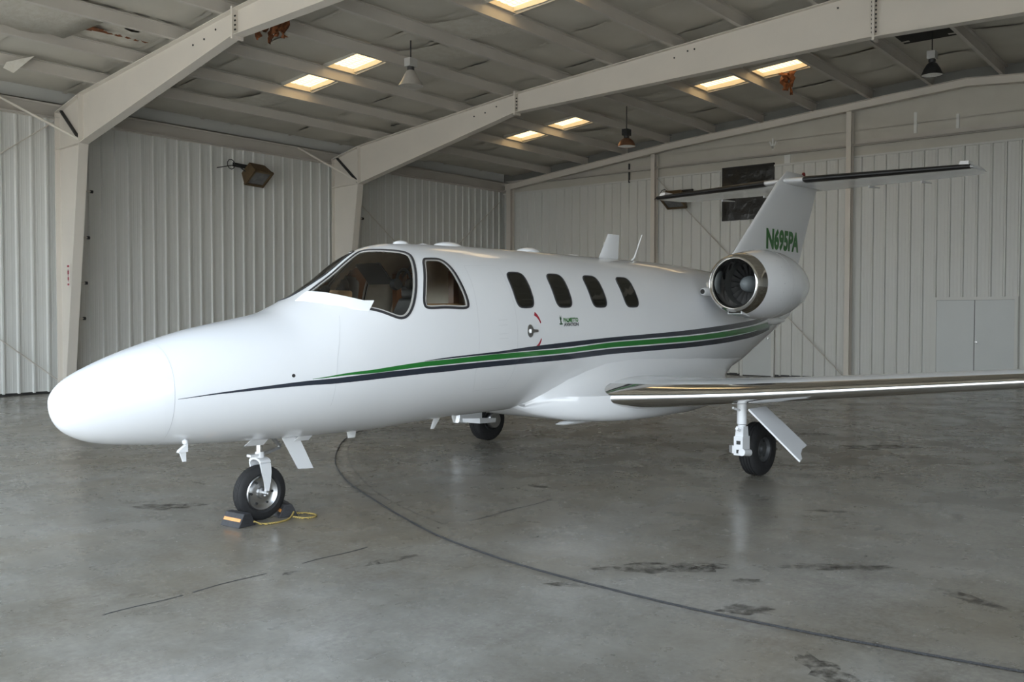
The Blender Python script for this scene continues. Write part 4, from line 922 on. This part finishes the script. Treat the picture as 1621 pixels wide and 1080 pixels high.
mb = MB(); mb.loft([[(.11, -.165, .68), (.11, -.15, .68), (.26, -.15, .69), (.26, -.165, .69)], [(.18, -.17, .55), (.18, -.155, .55), (.33, -.155, .55), (.33, -.17, .55)], [(.26, -.175, .405), (.26, -.16, .405), (.405, -.16, .395), (.405, -.175, .395)]]); mb.build('nose_gear_door', WHITE, JET)
for (xa, xb_, y) in ((-.22, -.05, -.13), (.22, .36, -.16)):
    mb = MB(); mb.loft([[(xa, y, .64), (xb_, y, .635), (xb_, y-.012, .635), (xa, y-.012, .64)], [(xa+.03, y-.06, .70), (xb_+.03, y-.06, .71), (xb_+.03, y-.072, .71), (xa+.03, y-.072, .70)]]); mb.build('gear_bay_flap', WHITE, JET)
for s in (-1, 1):
    R = .28; wy = s*1.99
    wheel(R, .19, .135, (4.72, wy, R), 'main_wheel', JET, 'y', RIMD)
    sx, sy = 4.29, s*2.05
    mb = MB(); mb.tube([(sx-.02, sy, .86), (sx-.02, sy, .585)], .05, 16); mb.build('main_strut', WHITE, JET, 40)
    mb = MB(); mb.tube([(sx-.02, sy, .58), (sx-.02, sy, .45)], .042, 16); mb.box(sx-.09, sx+.055, sy-.05, sy+.05, .27, .46); mb.loft([[(sx-.075, sy-.045, .46), (sx+.04, sy-.045, .46), (sx+.04, sy+.045, .46), (sx-.075, sy+.045, .46)], [(sx-.06, sy-.04, .56), (sx+.03, sy-.04, .56), (sx+.03, sy+.04, .56), (sx-.06, sy+.04, .56)]]); lk = mb.build('strut_body', WHITE, JET, 40)
    for z in (.40, .31): B(sx-.092, sx-.088, sy-.025, sy+.02, z-.018, z+.018).build('strut_placard', DARKM, lk)
    mb = MB(); mb.tube([(sx-.11, sy-.05, .31), (sx+.04, sy-.05, .29)], .038, 12); mb.build('pivot_pin', WHITE, JET, 40); MB().tube([(sx-.05, sy, .52), (sx-.16, sy-.02, .55)], .015, 8).build('strut_lug', WHITE, JET, 40); MB().tube([(sx-.04, sy, .72), (sx-.20, sy, .76)], .012, 8).build('brake_line', WHITE, JET, 40)
    mb = MB(); mb.loft([[(sx-.05, sy-.03-s*.06, .28), (sx-.05, sy+.03-s*.06, .28), (sx-.05, sy+.03-s*.06, .36), (sx-.05, sy-.03-s*.06, .36)], [(4.42, s*1.85-.025, .26), (4.42, s*1.85+.025, .26), (4.42, s*1.85+.025, .33), (4.42, s*1.85-.025, .33)], [(4.72, s*1.85-.025, .25), (4.72, s*1.85+.025, .25), (4.72, s*1.85+.025, .31), (4.72, s*1.85-.025, .31)]]); mb.build('trailing_link', WHITE, JET)
    mb = MB(); mb.lathe([(0, -.1), (.03, -.1), (.03, .1), (0, .1)], 12, 'y', (4.72, s*1.93, R)); mb.build('main_axle', STEEL, JET, 40)
    # outboard gear door with notched foot
    h = Vector((0, s*-.0, 0)); y0, z0, y1, z1 = s*2.17, .74, s*2.70, .285
    def dp(x, f, o): return (x, y0+(y1-y0)*f+o*s*.64, z0+(z1-z0)*f+o*.76)
    ol = [(4.17, 0), (4.53, 0), (4.56, .45), (4.57, .80), (4.51, .82), (4.42, .84), (4.31, .91), (4.25, .99), (4.18, 1.02)]
    a = [dp(x, f, 0) for x, f in ol]; b = [dp(x, f, .018) for x, f in ol]; n = len(ol)
    MB().add(a+b, [tuple(range(n)), tuple(range(2*n-1, n-1, -1))]+[(i, (i+1) % n, (i+1) % n+n, i+n) for i in range(n)]).build('main_gear_door', WHITE, JET)
    # inner brake stack on the wheel's inboard side
    MB().lathe([(0, -.04), (.10, -.04), (.11, -.02), (.11, .02), (.06, .04), (0, .04)], 24, 'y', (4.72, wy-s*.12, R)).build('brake_pack', STEEL, JET, 40)
    MB().loft([[(4.02, s*1.80-.012, .36), (4.02, s*1.80+.012, .36), (4.02, s*1.80+.012, .42), (4.02, s*1.80-.012, .42)], [(4.42, s*1.80-.012, .33), (4.42, s*1.80+.012, .33), (4.42, s*1.80+.012, .42), (4.42, s*1.80-.012, .42)]]).build('link_shroud', WHITE, JET) if s > 0 else None

# ------------------------------------------------------------------ chocks and rope
RJ = Matrix.Rotation(-0.05999, 4, 'Z')
def chock(cx, cy, rz, lab):
    t = empty('wheel_chock', (cx, cy, 0), rz); tag(t, lab, 'chock', 'nose wheel chocks')
    L = .115; pr = [(-.085, 0), (.085, 0), (.035, .105), (-.030, .105)]
    o = MB().prism(pr, 'y', -L, L).build('chock_body', CHOCKM, t); md = o.modifiers.new('b', 'BEVEL'); md.width = .006; md.segments = 2
    for s in (-1, 1):
        # reflective stripe lies on the sloped face
        p = [(s*.075, .045), (s*.064, .068)] if s > 0 else [(-.062, .045), (-.0495, .068)]
        nx = s*.0016; MB().add([(p[0][0]+nx, -L+.012, p[0][1]), (p[0][0]+nx, L-.012, p[0][1]), (p[1][0]+nx, L-.012, p[1][1]), (p[1][0]+nx, -L+.012, p[1][1])], [(0, 1, 2, 3)]).build('reflective_stripe', ORANGE, t) if s < 0 else None
    for z in (.03, .06, .09): B(-.03-.05*(1-z/.105)*.0, .02, -L-.0015, -L, z-.004, z+.001).build('tread_groove', BLACK, t)
    return t
chock(-.232, -.035, math.radians(4), 'black rubber chock with orange stripe in front of the nose wheel')
chock(.235, -.01, math.radians(-20), 'black rubber chock with orange stripe behind the nose wheel')
rp = smooth_path([(-.17, -.155, .035), (-.12, -.19, .012), (-.04, -.23, .009), (.06, -.23, .009), (.14, -.20, .009), (.2, -.16, .02), (.24, -.13, .04)], 6)
rp2 = smooth_path([(.2, -.18, .012), (.24, -.28, .009), (.32, -.30, .009), (.38, -.24, .009), (.36, -.15, .012), (.29, -.12, .02), (.25, -.13, .035)], 6)
mb = MB(); mb.tube(rp, .008, 8); mb.tube(rp2, .008, 8)
tag(mb.build('chock_rope', ROPE, None, 50), 'yellow and black braided rope tying the two wheel chocks together', 'rope')
